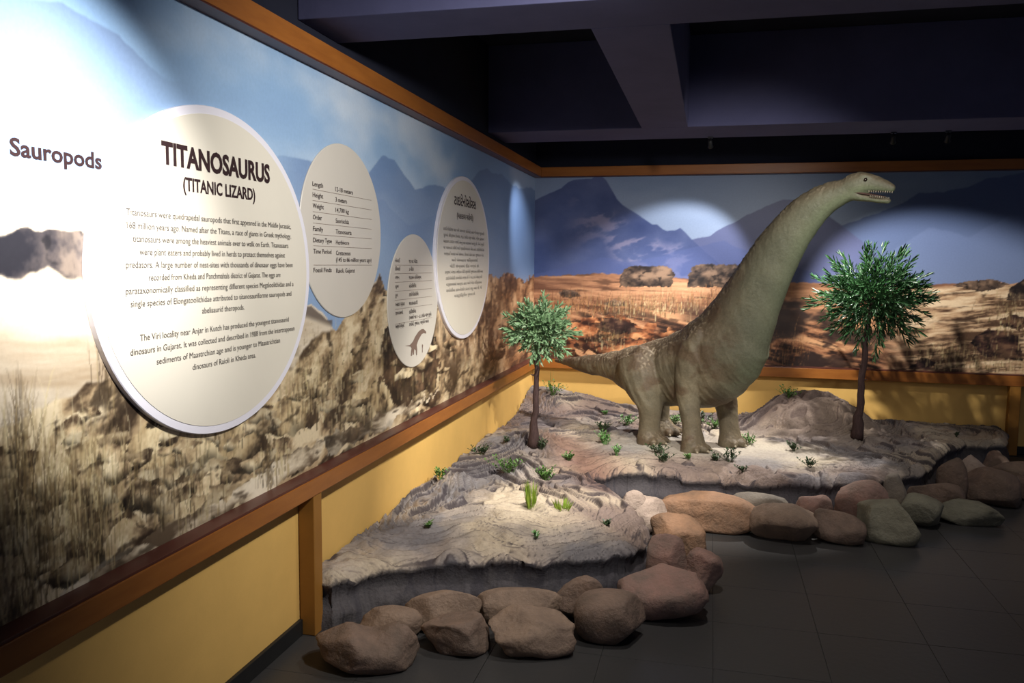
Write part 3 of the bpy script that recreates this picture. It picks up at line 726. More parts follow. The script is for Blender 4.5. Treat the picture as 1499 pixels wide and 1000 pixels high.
def build_platform():
    r = 0.0085
    xs = np.arange(WX + 0.005, 2.76, r); ys = np.arange(3.30, WY - 0.006, r)
    X, Y = np.meshgrid(xs, ys)
    _, sd, _ = terrain(X, Y)
    keep = sd > -r * 0.8
    # pull the outermost grid points onto the rim line so that the edge is clean
    gy_, gx_ = np.gradient(sd, r); gl = np.hypot(gx_, gy_) + 1e-6; gx_, gy_ = gx_ / gl, gy_ / gl
    near = keep & (sd < r * 0.45)
    X = np.where(near, X - gx_ * sd, X); Y = np.where(near, Y - gy_ * sd, Y)
    Z, sd, sand = terrain(X, Y)
    idx = -np.ones(X.shape, int); idx[keep] = np.arange(keep.sum())
    F = np.stack([idx[:-1, :-1], idx[:-1, 1:], idx[1:, 1:], idx[1:, :-1]], -1).reshape(-1, 4)
    F = F[(F >= 0).all(1)]
    x, y, z, sdk, sa = X[keep], Y[keep], Z[keep], sd[keep], sand[keep]
    # side faces: every open edge of the top goes down to the floor in steps
    E = np.concatenate([F[:, [0, 1]], F[:, [1, 2]], F[:, [2, 3]], F[:, [3, 0]]])
    key = np.sort(E, 1); key = key[:, 0] * len(x) + key[:, 1]
    u_, inv_, cnt_ = np.unique(key, return_inverse=True, return_counts=True)
    E = E[cnt_[inv_] == 1]
    open_ = ~(((x[E] < WX + 0.02).all(1)) | ((y[E] > WY - 0.03).all(1)))
    E = E[open_]
    bv = np.unique(E); gxk, gyk = gx_[keep][bv], gy_[keep][bv]
    mp_ = -np.ones(len(x), int); mp_[bv] = np.arange(len(bv))
    nlev = 9; n0 = len(x); side_f = []
    prev = bv; ax_, ay_, az_ = [x], [y], [z]
    for lv in range(1, nlev + 1):
        f_ = lv / nlev; zl = z[bv] * (1 - f_) - (0.004 if lv == nlev else 0)
        ins = 0.045 * math.sin(math.pi * min(1, f_ * 1.4)) * 0.7 - 0.01 * f_
        wob = (fbm(x[bv] * 9 + zl * 14, y[bv] * 9 - zl * 11, 3, 261) - 0.5) * 0.05 * f_
        ax_.append(x[bv] + gxk * (ins + wob)); ay_.append(y[bv] + gyk * (ins + wob)); az_.append(zl)
        cur = n0 + (lv - 1) * len(bv) + np.arange(len(bv))
        a0_ = prev[mp_[E[:, 0]]]; a1_ = prev[mp_[E[:, 1]]]; b0_ = cur[mp_[E[:, 0]]]; b1_ = cur[mp_[E[:, 1]]]
        side_f.append(np.stack([a1_, a0_, b0_, b1_], 1)); prev = cur
    F = np.concatenate([F] + side_f)
    ns = nlev * len(bv); x = np.concatenate(ax_); y = np.concatenate(ay_); z = np.concatenate(az_)
    sdk = np.concatenate([sdk, np.full(ns, -0.02)]); sa = np.concatenate([sa, np.zeros(ns)])
    n1 = fbm(x * 2.2, y * 2.2, 5, 301); n2 = fbm(x * 9, y * 9, 4, 311); n3 = fbm(x * 0.9, y * 0.9, 3, 321)
    col = np.array([152, 141, 131.]) + (n2[:, None] - 0.5) * np.array([70, 64, 58])
    def mixc(c, a):
        nonlocal col
        col = col * (1 - a[:, None]) + np.array(c, float) * a[:, None]
    mixc((190, 174, 150), 0.8 * sstep(0.50, 0.68, n1))                 # sandy wash
    mixc((112, 94, 88), 0.7 * sstep(0.54, 0.38, n3))                 # purple brown wash
    mixc((104, 104, 112), 0.55 * sstep(0.50, 0.36, n1))
    gx, gy = q_g1[0] - q_g0[0], q_g1[1] - q_g0[1]
    t_ = np.clip(((x - q_g0[0]) * gx + (y - q_g0[1]) * gy) / (gx * gx + gy * gy), -0.4, 1.2); d = np.hypot(x - q_g0[0] - t_ * gx, y - q_g0[1] - t_ * gy)
    mixc((124, 90, 78), 0.75 * np.exp(-(d / 0.24) ** 2))
    mixc((52, 46, 50), 0.75 * ledges(x, y, sdk)[1] * (1 - sa))            # ledge drops darkened: crevice shade painted into the colour
    mixc((116, 97, 86), 0.65 * bump(x, y, 0.95, 7.65, 0.65, 0.5, 1.0, 3))   # brown mound
    mixc((186, 178, 164), 0.8 * sa)                                    # sand
    mixc((70, 68, 74), 0.9 * sstep(0.006, -0.006, sdk) * (0.8 + 0.2 * n1))   # sides darkened: their shade below the rim put into the colour
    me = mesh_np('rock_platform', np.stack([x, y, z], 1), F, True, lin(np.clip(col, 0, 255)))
    return me
M['platform'] = mat('painted_plaster_rock', None, 0.85, 0.2, 0.14, 45.0, 0.55, 70, attr=True, dist=0.012)
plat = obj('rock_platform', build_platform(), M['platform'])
tag(plat, 'sculpted grey brown rock platform with layered ledges filling the corner', 'platform')

# ------------------------------------------------------------------ boulders along the platform
ROCK = {'tan': ((146, 124, 106), (112, 94, 82)), 'brown': ((130, 108, 94), (98, 84, 74)), 'pink': ((156, 122, 110), (120, 104, 94)),
        'orange': ((164, 126, 98), (122, 98, 80)), 'grey': ((134, 124, 112), (108, 100, 92)), 'pale': ((184, 164, 150), (156, 138, 126)), 'green': ((130, 126, 108), (106, 102, 88))}
for k, (a_, b_) in ROCK.items():
    M['rock_' + k] = mat('river_stone_' + k, a_, 0.7, 0.3, 0.9, 7.0, 0.8, 38, col2=b_, dist=0.014)
def rock_mesh(w, d, h, seed, cuts=9, lump=0.16, peak=0.0, saddle=0.0):
    rg = random.Random(seed)
    bm = bmesh.new(); bmesh.ops.create_icosphere(bm, subdivisions=4, radius=1.0)
    planes = []
    for k in range(cuts):
        v = Vector((rg.gauss(0, 1), rg.gauss(0, 1), rg.gauss(0, 0.8))).normalized(); planes.append((v, rg.uniform(0.66, 0.88)))
    off = Vector((rg.uniform(-50, 50), rg.uniform(-50, 50), rg.uniform(-50, 50)))
    for v in bm.verts:
        p = v.co.normalized()
        # slightly boxy ball
        e = 2.6; s = (abs(p.x) ** e + abs(p.y) ** e + abs(p.z) ** e) ** (-1 / e); p = p * s
        for nrm, dd in planes:
            q = p.dot(nrm)
            if q > dd: p = p - nrm * (q - dd) * 0.95
        n_ = mnoise.fractal(p * 1.1 + off, 1.0, 2.0, 4)
        p = p * (1 + lump * n_ + 0.018 * mnoise.fractal(p * 5.0 + off, 1.0, 2.0, 3))
        if saddle: p.z -= saddle * math.exp(-((p.x - 0.15) / 0.28) ** 2) * max(0, p.z)
        if peak: p.z *= 1 + peak * p.x
        v.co = p
    xs = [v.co.x for v in bm.verts]; ys = [v.co.y for v in bm.verts]; zs = [v.co.z for v in bm.verts]
    # wide flat foot
    zb = min(zs); zt = max(zs)
    for v in bm.verts:
        v.co.x = (v.co.x - (min(xs) + max(xs)) / 2) * w / (max(xs) - min(xs))
        v.co.y = (v.co.y - (min(ys) + max(ys)) / 2) * d / (max(ys) - min(ys))
        z_ = (v.co.z - zb) / (zt - zb)
        z_ = (max(z_, 0.14) - 0.14) / 0.86
        v.co.z = z_ * h
    return bm_mesh('boulder', bm, True)
boulders = [
 # x0, y0, x1, y1, base y (ground contact of its front), depth ratio, roll, tone, lump, peak, saddle, label
 (466, 910, 613, 998, 990, 0.75, 0, 'brown', 0.10, 0.0, 0.45, 'large brown saddle-backed boulder at the front left end of the row'),
 (527, 889, 617, 925, 940, 0.6, 0, 'tan', 0.08, 0, 0, 'low flat tan boulder tucked behind the saddle-backed one, against the platform'),
 (597, 867, 706, 920, 930, 0.5, -4, 'tan', 0.12, 0.1, 0, 'wedge-shaped tan boulder with a flat sloping top against the front of the platform'),
 (695, 862, 824, 905, 918, 0.4, 0, 'tan', 0.08, 0.05, 0, 'long low tan boulder lying lengthwise against the front of the platform'),
 (818, 847, 893, 905, 914, 0.6, -14, 'brown', 0.08, 0.25, 0, 'tilted egg-shaped brown boulder rising behind the round grey-brown one'),
 (616, 902, 717, 966, 964, 0.8, 0, 'brown', 0.14, 0, 0, 'peaked brown boulder with a broken grey face, second in the front row'),
 (715, 894, 841, 971, 966, 0.7, 0, 'tan', 0.16, 0, 0, 'blocky rough tan boulder in the middle of the front row'),
 (841, 867, 943, 951, 946, 0.85, 0, 'brown', 0.03, 0, 0, 'smooth round grey-brown boulder, like a ball, in the front row'),
 (909, 832, 1036, 921, 914, 0.8, -8, 'pink', 0.12, 0, 0, 'big pinkish brown boulder at the bend of the row'),
 (945, 782, 1005, 842, 868, 0.55, 0, 'pink', 0.05, 0, 0, 'upright egg-shaped pink and grey boulder above the bend of the row'),
 (1000, 803, 1056, 876, 872, 0.9, 0, 'pink', 0.14, 0, 0, 'upright pink boulder with a green-grey flank at the outer bend'),
 (952, 752, 1031, 806, 815, 0.8, 0, 'orange', 0.12, -0.1, 0, 'warm orange-brown boulder behind the upright egg-shaped one'),
 (900, 716, 946, 744, 782, 0.5, 0, 'pale', 0.05, 0, 0, 'small pale boulder highest in the notch of the platform'),
 (918, 727, 977, 764, 784, 0.7, 0, 'pale', 0.08, -0.1, 0, 'pale pinkish white boulder in the notch of the platform'),
 (966, 722, 1104, 782, 780, 0.5, 4, 'orange', 0.10, -0.1, 0, 'longest orange-tan boulder lying lengthwise by the notch'),
 (1067, 721, 1152, 760, 772, 0.6, 0, 'grey', 0.04, 0, 0, 'smooth low grey boulder behind the pyramid-shaped one'),
 (1098, 735, 1192, 802, 798, 0.85, 0, 'tan', 0.06, 0, 0, 'large smooth pyramid-shaped tan boulder in the right part of the row'),
 (1158, 723, 1215, 764, 778, 0.7, 0, 'pink', 0.10, 0, 0, 'pink-topped peaked boulder wedged behind two larger ones'),
 (1187, 747, 1260, 800, 798, 0.8, 8, 'brown', 0.08, -0.3, 0, 'brown boulder with a pink top sloping down to the right'),
 (1227, 710, 1306, 770, 776, 0.6, -18, 'pink', 0.06, 0.2, 0, 'long pink boulder tilted up against the platform'),
 (1256, 732, 1341, 800, 798, 0.8, 0, 'green', 0.12, 0, 0, 'large pale green-grey boulder with a sharp ridge, right part of the row'),
 (1301, 694, 1333, 736, 758, 0.8, -10, 'grey', 0.05, 0, 0, 'small upright grey boulder leaning against the tilted pink one'),
 (1331, 705, 1407, 748, 757, 0.45, -4, 'brown', 0.06, 0, 0, 'oval brown boulder resting above the olive one'),
 (1313, 722, 1375, 776, 774, 0.8, 0, 'green', 0.06, -0.1, 0, 'olive brown boulder next to the large ridged green-grey one'),
 (1374, 732, 1461, 774, 771, 0.5, 0, 'green', 0.10, -0.15, 0, 'flat slab-like grey-green boulder nearest the dark floor at the right'),
 (1371, 669, 1412, 716, 738, 0.8, 0, 'brown', 0.08, -0.1, 0, 'upright pointed brown boulder near the platform end'),
 (1403, 666, 1450, 696, 724, 0.7, 0, 'pale', 0.05, -0.1, 0, 'pale rounded boulder at the back near the platform end'),
 (1406, 685, 1486, 740, 742, 0.8, 0, 'brown', 0.14, 0, 0, 'big rough dark brown boulder at the right end of the row'),
 (1453, 674, 1530, 712, 722, 0.6, 0, 'tan', 0.06, 0, 0, 'pale tan boulder cut off by the right edge of the picture'),
 (1465, 697, 1490, 720, 733, 0.7, 0, 'pale', 0.08, 0, 0, 'tiny pale stone beside the big rough dark brown boulder'),
 (1478, 698, 1525, 728, 734, 0.7, 0, 'brown', 0.10, 0, 0, 'dark boulder at the far right, below the pale tan one'),
 (1438, 660, 1476, 682, 700, 0.8, 0, 'brown', 0.12, 0, 0, 'small reddish brown stone by the dark end of the platform'),
]
for k, (x0, y0, x1, y1, yb, dr, roll, tone, lump, peak, saddle, label) in enumerate(boulders):
    xm = (x0 + x1) / 2
    front = at(xm, yb, 'z', 0.0)
    view = np.array([front[0], front[1]]); dist = np.linalg.norm(view); vd = view / dist
    depth0 = -(np.array([front[0], front[1], -EYE]) @ ROT)[2]
    w_ = (x1 - x0) * depth0 / FPX
    d_ = w_ * dr
    c = view + vd * d_ * 0.42
    # keep the stone clear of the platform side
    for _ in range(30):
        s_ = float(signed(np.array([c[0] + vd[0] * d_ * 0.42]), np.array([c[1] + vd[1] * d_ * 0.42]))[0])
        if s_ < 0.05: break
        d_ *= 0.95; c = view + vd * d_ * 0.42
    w_ *= np.linalg.norm(c) / dist
    # height from the sight line of its top, at the middle of the stone
    dd = ray(xm, y0); tt = np.dot(c, vd) / np.dot(dd[:2], vd)
    h_ = EYE + dd[2] * tt
    h_ = max(0.08, h_) * 1.0
    me = rock_mesh(w_ * 1.03, d_, h_, 900 + k * 13, 3 if lump < 0.04 else 8, lump, peak, saddle)
    az = math.atan2(-vd[0], vd[1])
    if roll:
        R_ = Matrix.Rotation(math.radians(roll), 4, 'Y'); me.transform(R_)
        zmin = min(v.co.z for v in me.vertices); me.transform(Matrix.Translation((0, 0, -zmin * 0.5)))
    b_ = obj('boulder', me, M['rock_' + tone], None, (c[0], c[1], 0), (0, 0, az))
    tag(b_, label, 'boulder', 'boulders laid along the rock platform')

# ------------------------------------------------------------------ the dinosaur
ft = [at(1012, 658, 'z', 0.262)[:2], at(950, 644, 'z', 0.262)[:2], at(1068, 649, 'z', 0.262)[:2], at(976, 634, 'z', 0.262)[:2]]
nf, nh, ff, fh = ft
mid = (nf + nh + ff + fh) / 4
hd = (nf + ff) / 2 - (nh + fh) / 2; hd = hd / np.linalg.norm(hd)
lt = np.array([-hd[1], hd[0]])                      # away from the viewer: the animal's left
if lt[1] < 0: lt = -lt
LATV = np.array([lt[0], lt[1], 0])
def dpt(px_, py_, lat=0.0):
    d = ray(px_, py_); p0 = mid + lt * lat
    k = (p0 @ lt) / (d[:2] @ lt)
    return np.array([0, 0, EYE]) + d * k
def dscale(p): return -((p - np.array([0, 0, EYE])) @ ROT)[2] / FPX     # metres per measured unit at that point
def chain(rows, lat=0.0, per=6):
    """rows: x, y, radius in the side view, lateral ratio -> points, ra, rb"""
    R_ = spline(np.array(rows, float), per)
    P = np.array([dpt(r[0], r[1], lat) for r in R_]); s = np.array([dscale(p) for p in P])
    return P, R_[:, 2] * s, R_[:, 2] * s * R_[:, 3]
DV, DF = [], []
P, ra, rb = chain([(813, 528, 1.5, 1.0), (832, 530, 6, 1.0), (855, 533, 11, 1.0), (880, 535, 16, 1.0), (903, 536, 22, 1.0), (925, 540, 33, 0.95), (948, 545, 44, 0.86), (975, 545, 50, 0.76),
                   (1005, 540, 56, 0.74), (1035, 532, 64, 0.78), (1062, 508, 63, 0.80), (1083, 472, 53, 0.78), (1102, 435, 45, 0.78), (1120, 401, 40, 0.78), (1138, 369, 36, 0.78),
                   (1158, 340, 32, 0.8), (1181, 313, 28, 0.82), (1205, 294, 23, 0.85), (1228, 283, 19, 0.85), (1246, 277, 17, 0.85)])
loft(DV, DF, P, ra, rb, LATV, 32)
# skull and lower jaw
P, ra, rb = chain([(1236, 279, 15, 0.9), (1250, 272, 17.5, 0.9), (1264, 268, 16, 0.9), (1280, 269, 12, 0.85), (1295, 272.5, 9, 0.85), (1306, 276, 6.5, 0.9), (1310, 277.5, 3.5, 0.9)])
loft(DV, DF, P, ra, rb, LATV, 20)
P, ra, rb = chain([(1244, 284, 9.5, 1.3), (1260, 288, 6.5, 1.5), (1276, 291, 5.0, 1.6), (1292, 293.5, 4.5, 1.5), (1301, 294, 4.2, 1.4), (1304, 294, 2.5, 1.2)])
loft(DV, DF, P, ra, rb, LATV, 20)
for s_ in (-1, 1):   # brow ridges
    P, ra, rb = chain([(1256, 259, 2.5, 1.4), (1265, 257.5, 4.5, 1.3), (1275, 260, 2.5, 1.3)], s_ * 0.035); loft(DV, DF, P, ra, rb, LATV, 10)
LEGS = [
 # lateral, rows
 (-0.20, [(928, 520, 24, 0.8), (935, 545, 31, 0.85), (945, 570, 27, 0.95), (951, 592, 18.5, 1.1), (951, 612, 15, 1.15), (950, 628, 14.5, 1.2), (951, 640, 17, 1.25), (952, 648, 18, 1.25)]),
 (0.16, [(958, 530, 24, 0.8), (962, 560, 24, 0.9), (966, 590, 15, 1.1), (967, 610, 12.5, 1.1), (970, 622, 13, 1.2), (974, 631, 16, 1.2), (975, 636, 16, 1.2)]),
 (-0.20, [(1020, 500, 22, 0.8), (1014, 530, 25, 0.85), (1008, 560, 20, 1.0), (1008, 585, 15, 1.15), (1011, 610, 13.5, 1.2), (1013, 632, 13.5, 1.2), (1014, 648, 16, 1.3), (1014, 661, 17, 1.3)]),
 (0.20, [(1058, 520, 24, 0.8), (1058, 550, 24, 0.9), (1061, 575, 18, 1.1), (1063, 595, 15, 1.15), (1066, 615, 13.5, 1.2), (1068, 632, 14, 1.2), (1069, 644, 16, 1.3), (1069, 652, 16, 1.3)]),
]
LEG_FOOT = []
for lat, rows in LEGS:
    P, ra, rb = chain(rows, lat)
    # the foot stands on the ground
    gz = ground_z(P[-1][0], P[-1][1])
    P[-1][2] = gz - 0.012; P[-2][2] = max(P[-2][2], gz + 0.004)
    loft(DV, DF, P, ra, rb, LATV, 20)
    LEG_FOOT.append((P[-1].copy(), ra[-1], gz))
# muscles: thigh, shoulder, ribs, chest
def blob(px_, py_, lat, rx, ry, rl, tilt=0.0):
    c = dpt(px_, py_, lat); s = dscale(c); hv = np.array([hd[0], hd[1], 0]); up = np.array([0, 0, 1.0])
    u = hv * math.cos(tilt) + up * math.sin(tilt); v = -hv * math.sin(tilt) + up * math.cos(tilt)
    pts = []; r1 = []; r2 = []
    for k in range(9):
        a_ = math.pi * (k + 0.35) / 9.7 ; pts.append(c - u * math.cos(a_) * rx * s); r1.append(max(0.2, math.sin(a_)) * ry * s); r2.append(max(0.2, math.sin(a_)) * rl)
    loft(DV, DF, pts, r1, r2, LATV, 16)
blob(938, 540, -0.17, 36, 27, 0.13, 1.25); blob(950, 545, 0.13, 30, 26, 0.12, 1.2)
blob(1017, 520, -0.20, 46, 20, 0.11, 1.35); blob(1050, 520, 0.18, 40, 20, 0.10, 1.3)
blob(1060, 540, 0.0, 44, 40, 0.24, 0.7)
# toes
TOE = []
for (c, r, gz) in LEG_FOOT:
    for k, a_ in enumerate((-0.75, 0.0, 0.75)):
        dv = np.array([hd[0] * math.cos(a_) - hd[1] * math.sin(a_), hd[0] * math.sin(a_) + hd[1] * math.cos(a_), 0])
        b = np.array([c[0], c[1], gz])
        pts = [b + dv * r * 0.5 + [0, 0, 0.03], b + dv * r * 1.0 + [0, 0, 0.032], b + dv * r * 1.3 + [0, 0, 0.022], b + dv * r * 1.5 + [0, 0, 0.012]]
        loft(DV, DF, pts, [0.03, 0.032, 0.026, 0.012], [0.034, 0.036, 0.028, 0.012], np.cross(dv, [0, 0, 1.0]), 12)
        TOE.append((b + dv * r * 1.38 + [0, 0, 0.018], dv))
tmp_me = bpy.data.meshes.new('tmp'); tmp_me.from_pydata([tuple(map(float, v)) for v in DV], [], DF)
bm = bmesh.new(); bm.from_mesh(tmp_me); bmesh.ops.recalc_face_normals(bm, faces=bm.faces[:]); bm.to_mesh(tmp_me); bm.free()
tmp = bpy.data.objects.new('tmp', tmp_me); C.objects.link(tmp)
md = tmp.modifiers.new('r', 'REMESH'); md.mode = 'VOXEL'; md.voxel_size = 0.0085; md.use_smooth_shade = True
ms = tmp.modifiers.new('s', 'SMOOTH'); ms.factor = 0.5; ms.iterations = 7
dme = bpy.data.meshes.new_from_object(tmp.evaluated_get(bpy.context.evaluated_depsgraph_get()))
bpy.data.objects.remove(tmp); bpy.data.meshes.remove(tmp_me)
nv = len(dme.vertices)
co = np.zeros(nv * 3, np.float32); dme.vertices.foreach_get('co', co); co = co.reshape(-1, 3).astype(float)
no = np.zeros(nv * 3, np.float32); dme.vertices.foreach_get('normal', no); no = no.reshape(-1, 3).astype(float)
al = (co[:, :2] - mid) @ hd; la = (co[:, :2] - mid) @ lt; zz = co[:, 2]
# skin relief: folds along the flank and warts along the back
w1 = fbm(al * 18 + 3, zz * 9 + la * 6, 4, 401) - 0.5
w2 = fbm(al * 60, zz * 60 + la * 40, 3, 411) - 0.5
fold = (ridge(al * 7 + zz * 3, zz * 2.2 + 7, 3, 421) - 0.5) * sstep(0.45, 0.6, zz) * sstep(1.4, 0.9, zz)
wart = sstep(0.62, 0.75, vnoise(al * 75, zz * 40 + la * 70, 431)) * sstep(0.1, 0.6, no[:, 2])
disp = w1 * 0.010 + w2 * 0.003 + fold * 0.022 + wart * 0.004
headf = sstep(1.25, 1.45, al)
co += no * (disp * (1 - 0.7 * headf))[:, None]
dme.vertices.foreach_set('co', co.astype(np.float32).ravel()); dme.update()
col = np.array([124, 115, 94.]) + (fbm(al * 9, zz * 9 + la * 5, 5, 441)[:, None] - 0.5) * np.array([60, 54, 44])
def mx(c, a):
    global col
    col = col * (1 - a[:, None]) + np.array(c, float) * a[:, None]
neckf = sstep(0.35, 0.7, al)
mx((110, 116, 96), 0.65 * neckf)                                              # greenish neck
mx((132, 148, 112), 0.55 * neckf * sstep(0.0, -0.6, no[:, 2]))                # throat
mx((98, 80, 62), 0.75 * sstep(-0.05, 0.6, no[:, 2]) * (1 - 0.3 * neckf))      # brown back
mx((170, 154, 130), 0.75 * wart * (1 - 0.65 * neckf))
mx((112, 100, 80), 0.5 * sstep(0.62, 0.45, zz) * (1 - neckf))
mx((96, 76, 58), 0.6 * sstep(0.58, 0.7, fbm(al * 6, zz * 7, 4, 451)) * (1 - neckf))
mx((72, 64, 54), 0.8 * sstep(1.0, 1.0001, headf) * sstep(1.62, 1.68, al) * sstep(0.0, 0.5, no[:, 2]))
set_colors(dme, lin(np.clip(col * 0.9, 0, 255)))
dme.polygons.foreach_set('use_smooth', np.ones(len(dme.polygons), bool))
M['hide'] = mat('painted_reptile_hide', None, 0.55, 0.3, 0.16, 60.0, 0.5, 90, attr=True, dist=0.006)
M['claw'] = mat('horn_claw', (150, 138, 116), 0.45, 0.4, 0.15, 40)
M['eye'] = mat('glossy_dark_eye', (30, 22, 16), 0.1, 0.6, 0.1, 40)
M['mouth'] = mat('dark_mouth_lining', (70, 52, 46), 0.5, 0.3, 0.15, 40)
M['tooth'] = mat('ivory_tooth', (140, 132, 114), 0.4, 0.4, 0.05, 40)
dino = thing('dinosaur_model', 'long-necked grey-brown sauropod model standing on the platform with its mouth open', 'dinosaur', (float(mid[0]), float(mid[1]), 0.26))
inv = Matrix.Translation((-mid[0], -mid[1], -0.26))
def dchild(name, me, m):
    me.transform(inv); return obj(name, me, M[m], dino)
dchild('body', dme, 'hide')
for (p, dv) in TOE:
    V, F = [], []
    loft(V, F, [p, p + dv * 0.014 + [0, 0, -0.002], p + dv * 0.03 + [0, 0, -0.009]], [0.012, 0.010, 0.001], [0.013, 0.010, 0.001], np.cross(dv, [0, 0, 1.0]), 8)
    dchild('claw', mesh_np('claw', V, F), 'claw')
for s_ in (-1, 1):
    c = dpt(1267, 263, s_ * 0.060)
    bm = bmesh.new(); bmesh.ops.create_uvsphere(bm, u_segments=14, v_segments=10, radius=0.0125); bmesh.ops.translate(bm, verts=bm.verts, vec=Vector(c))
    dchild('eye', bm_mesh('eye', bm, True), 'eye')
for nm, x0_, x1_, y0_, y1_, up in (('upper_teeth', 1272, 1306, 281, 282, -1), ('lower_teeth', 1274, 1301, 286.5, 289.5, 1)):
    V, F = [], []
    for s_ in (-1, 1):
        for k in range(11):
            f_ = k / 10; lat = s_ * (0.047 - 0.030 * f_ ** 2)
            p = dpt(x0_ + (x1_ - x0_) * f_, y0_ + (y1_ - y0_) * f_, lat)
            loft(V, F, [p - [0, 0, up * 0.010], p, p + [0, 0, up * 0.006]], [0.0035, 0.003, 0.0006], [0.0035, 0.003, 0.0006], np.array([hd[0], hd[1], 0]), 6)
    dchild(nm, mesh_np(nm, V, F), 'tooth')['kind'] = 'stuff'
V, F = [], []
P, ra, rb = chain([(1252, 282.5, 2.5, 4.5), (1270, 284.5, 2.2, 5.0), (1288, 287.5, 1.8, 4.5), (1296, 288.5, 1.0, 4.0)]); loft(V, F, P, ra, rb, LATV, 12)
dchild('tongue', mesh_np('tongue', V, F), 'mouth')

# ------------------------------------------------------------------ artificial trees
def leafmat(name, c, c2, tr=0.25):
    m = mat(name, c, 0.4, 0.45, 0.9, 18.0, 0.0, col2=c2); return m
M['leaf_small'] = leafmat('glossy_pale_green_leaf', (146, 172, 134), (78, 124, 78))
M['leaf_large'] = leafmat('glossy_dark_green_leaf', (46, 84, 44), (32, 62, 36))
M['bark'] = mat('dark_brown_bark', (70, 54, 52), 0.8, 0.2, 0.3, 30, 0.7, 50, stretch=(3, 3, 0.6), dist=0.01)
M['grass_bright'] = leafmat('bright_grass', (150, 170, 60), (104, 142, 44))
M['herb'] = leafmat('green_herb', (92, 130, 60), (62, 96, 42))
M['herb_dark'] = leafmat('dark_green_herb', (60, 80, 48), (44, 58, 38))
M['herb_light'] = leafmat('fresh_green_herb', (110, 156, 86), (76, 124, 64))
def blade(V, F, base, d, up, L, W, fold=0.25):
    d = np.asarray(d, float); d = d / np.linalg.norm(d); s = np.cross(d, up); s = s / (np.linalg.norm(s) + 1e-9); n_ = np.cross(s, d)
    b = len(V); base = np.asarray(base, float)
    V += [base, base + d * L * 0.35 + s * W / 2 + n_ * W * fold, base + d * L * 0.35, base + d * L * 0.35 - s * W / 2 + n_ * W * fold,
          base + d * L * 0.72 + s * W * 0.42 + n_ * W * fold, base + d * L * 0.72 - s * W * 0.42 + n_ * W * fold, base + d * L]
    F += [(b, b + 2, b + 1), (b, b + 3, b + 2), (b + 1, b + 2, b + 6, b + 4), (b + 2, b + 3, b + 5, b + 6)]
def sprig_mesh(seed, L, blade_l, blade_w, n, spread):
    rg = random.Random(seed); V, F = [], []
    pts = [np.array([0, 0, L * k / 4]) + np.array([rg.uniform(-1, 1), rg.uniform(-1, 1), 0]) * L * 0.03 * k for k in range(5)]
    loft(V, F, pts, [0.0035, 0.003, 0.0026, 0.002, 0.001], [0.0035, 0.003, 0.0026, 0.002, 0.001], np.array([1.0, 0, 0]), 5)
    for k in range(n):
        f_ = 0.25 + 0.75 * k / (n - 1); i = min(3, int(f_ * 4)); p = pts[i] + (pts[i + 1] - pts[i]) * (f_ * 4 - i)
        a_ = k * 2.4 + rg.uniform(-0.3, 0.3); tilt = spread * (1.15 - 0.75 * f_)
        d = np.array([math.cos(a_) * math.sin(tilt), math.sin(a_) * math.sin(tilt), math.cos(tilt)])
        blade(V, F, p, d, np.array([0, 0, 1.0]) + 0.01 * rg.random(), blade_l * rg.uniform(0.8, 1.15), blade_w)
        # a side finger near the tip, antler-like
        q = p + d * blade_l * 0.45; d2 = d + np.array([rg.uniform(-1, 1), rg.uniform(-1, 1), rg.uniform(-0.2, 0.8)]) * 0.6
        blade(V, F, q, d2, np.array([0.1, 0, 1.0]), blade_l * 0.55, blade_w * 0.8)
    blade(V, F, pts[-1], np.array([0, 0, 1.0]), np.array([1.0, 0, 0]), blade_l, blade_w)
    return mesh_np('leaf_sprig', V, F, False)
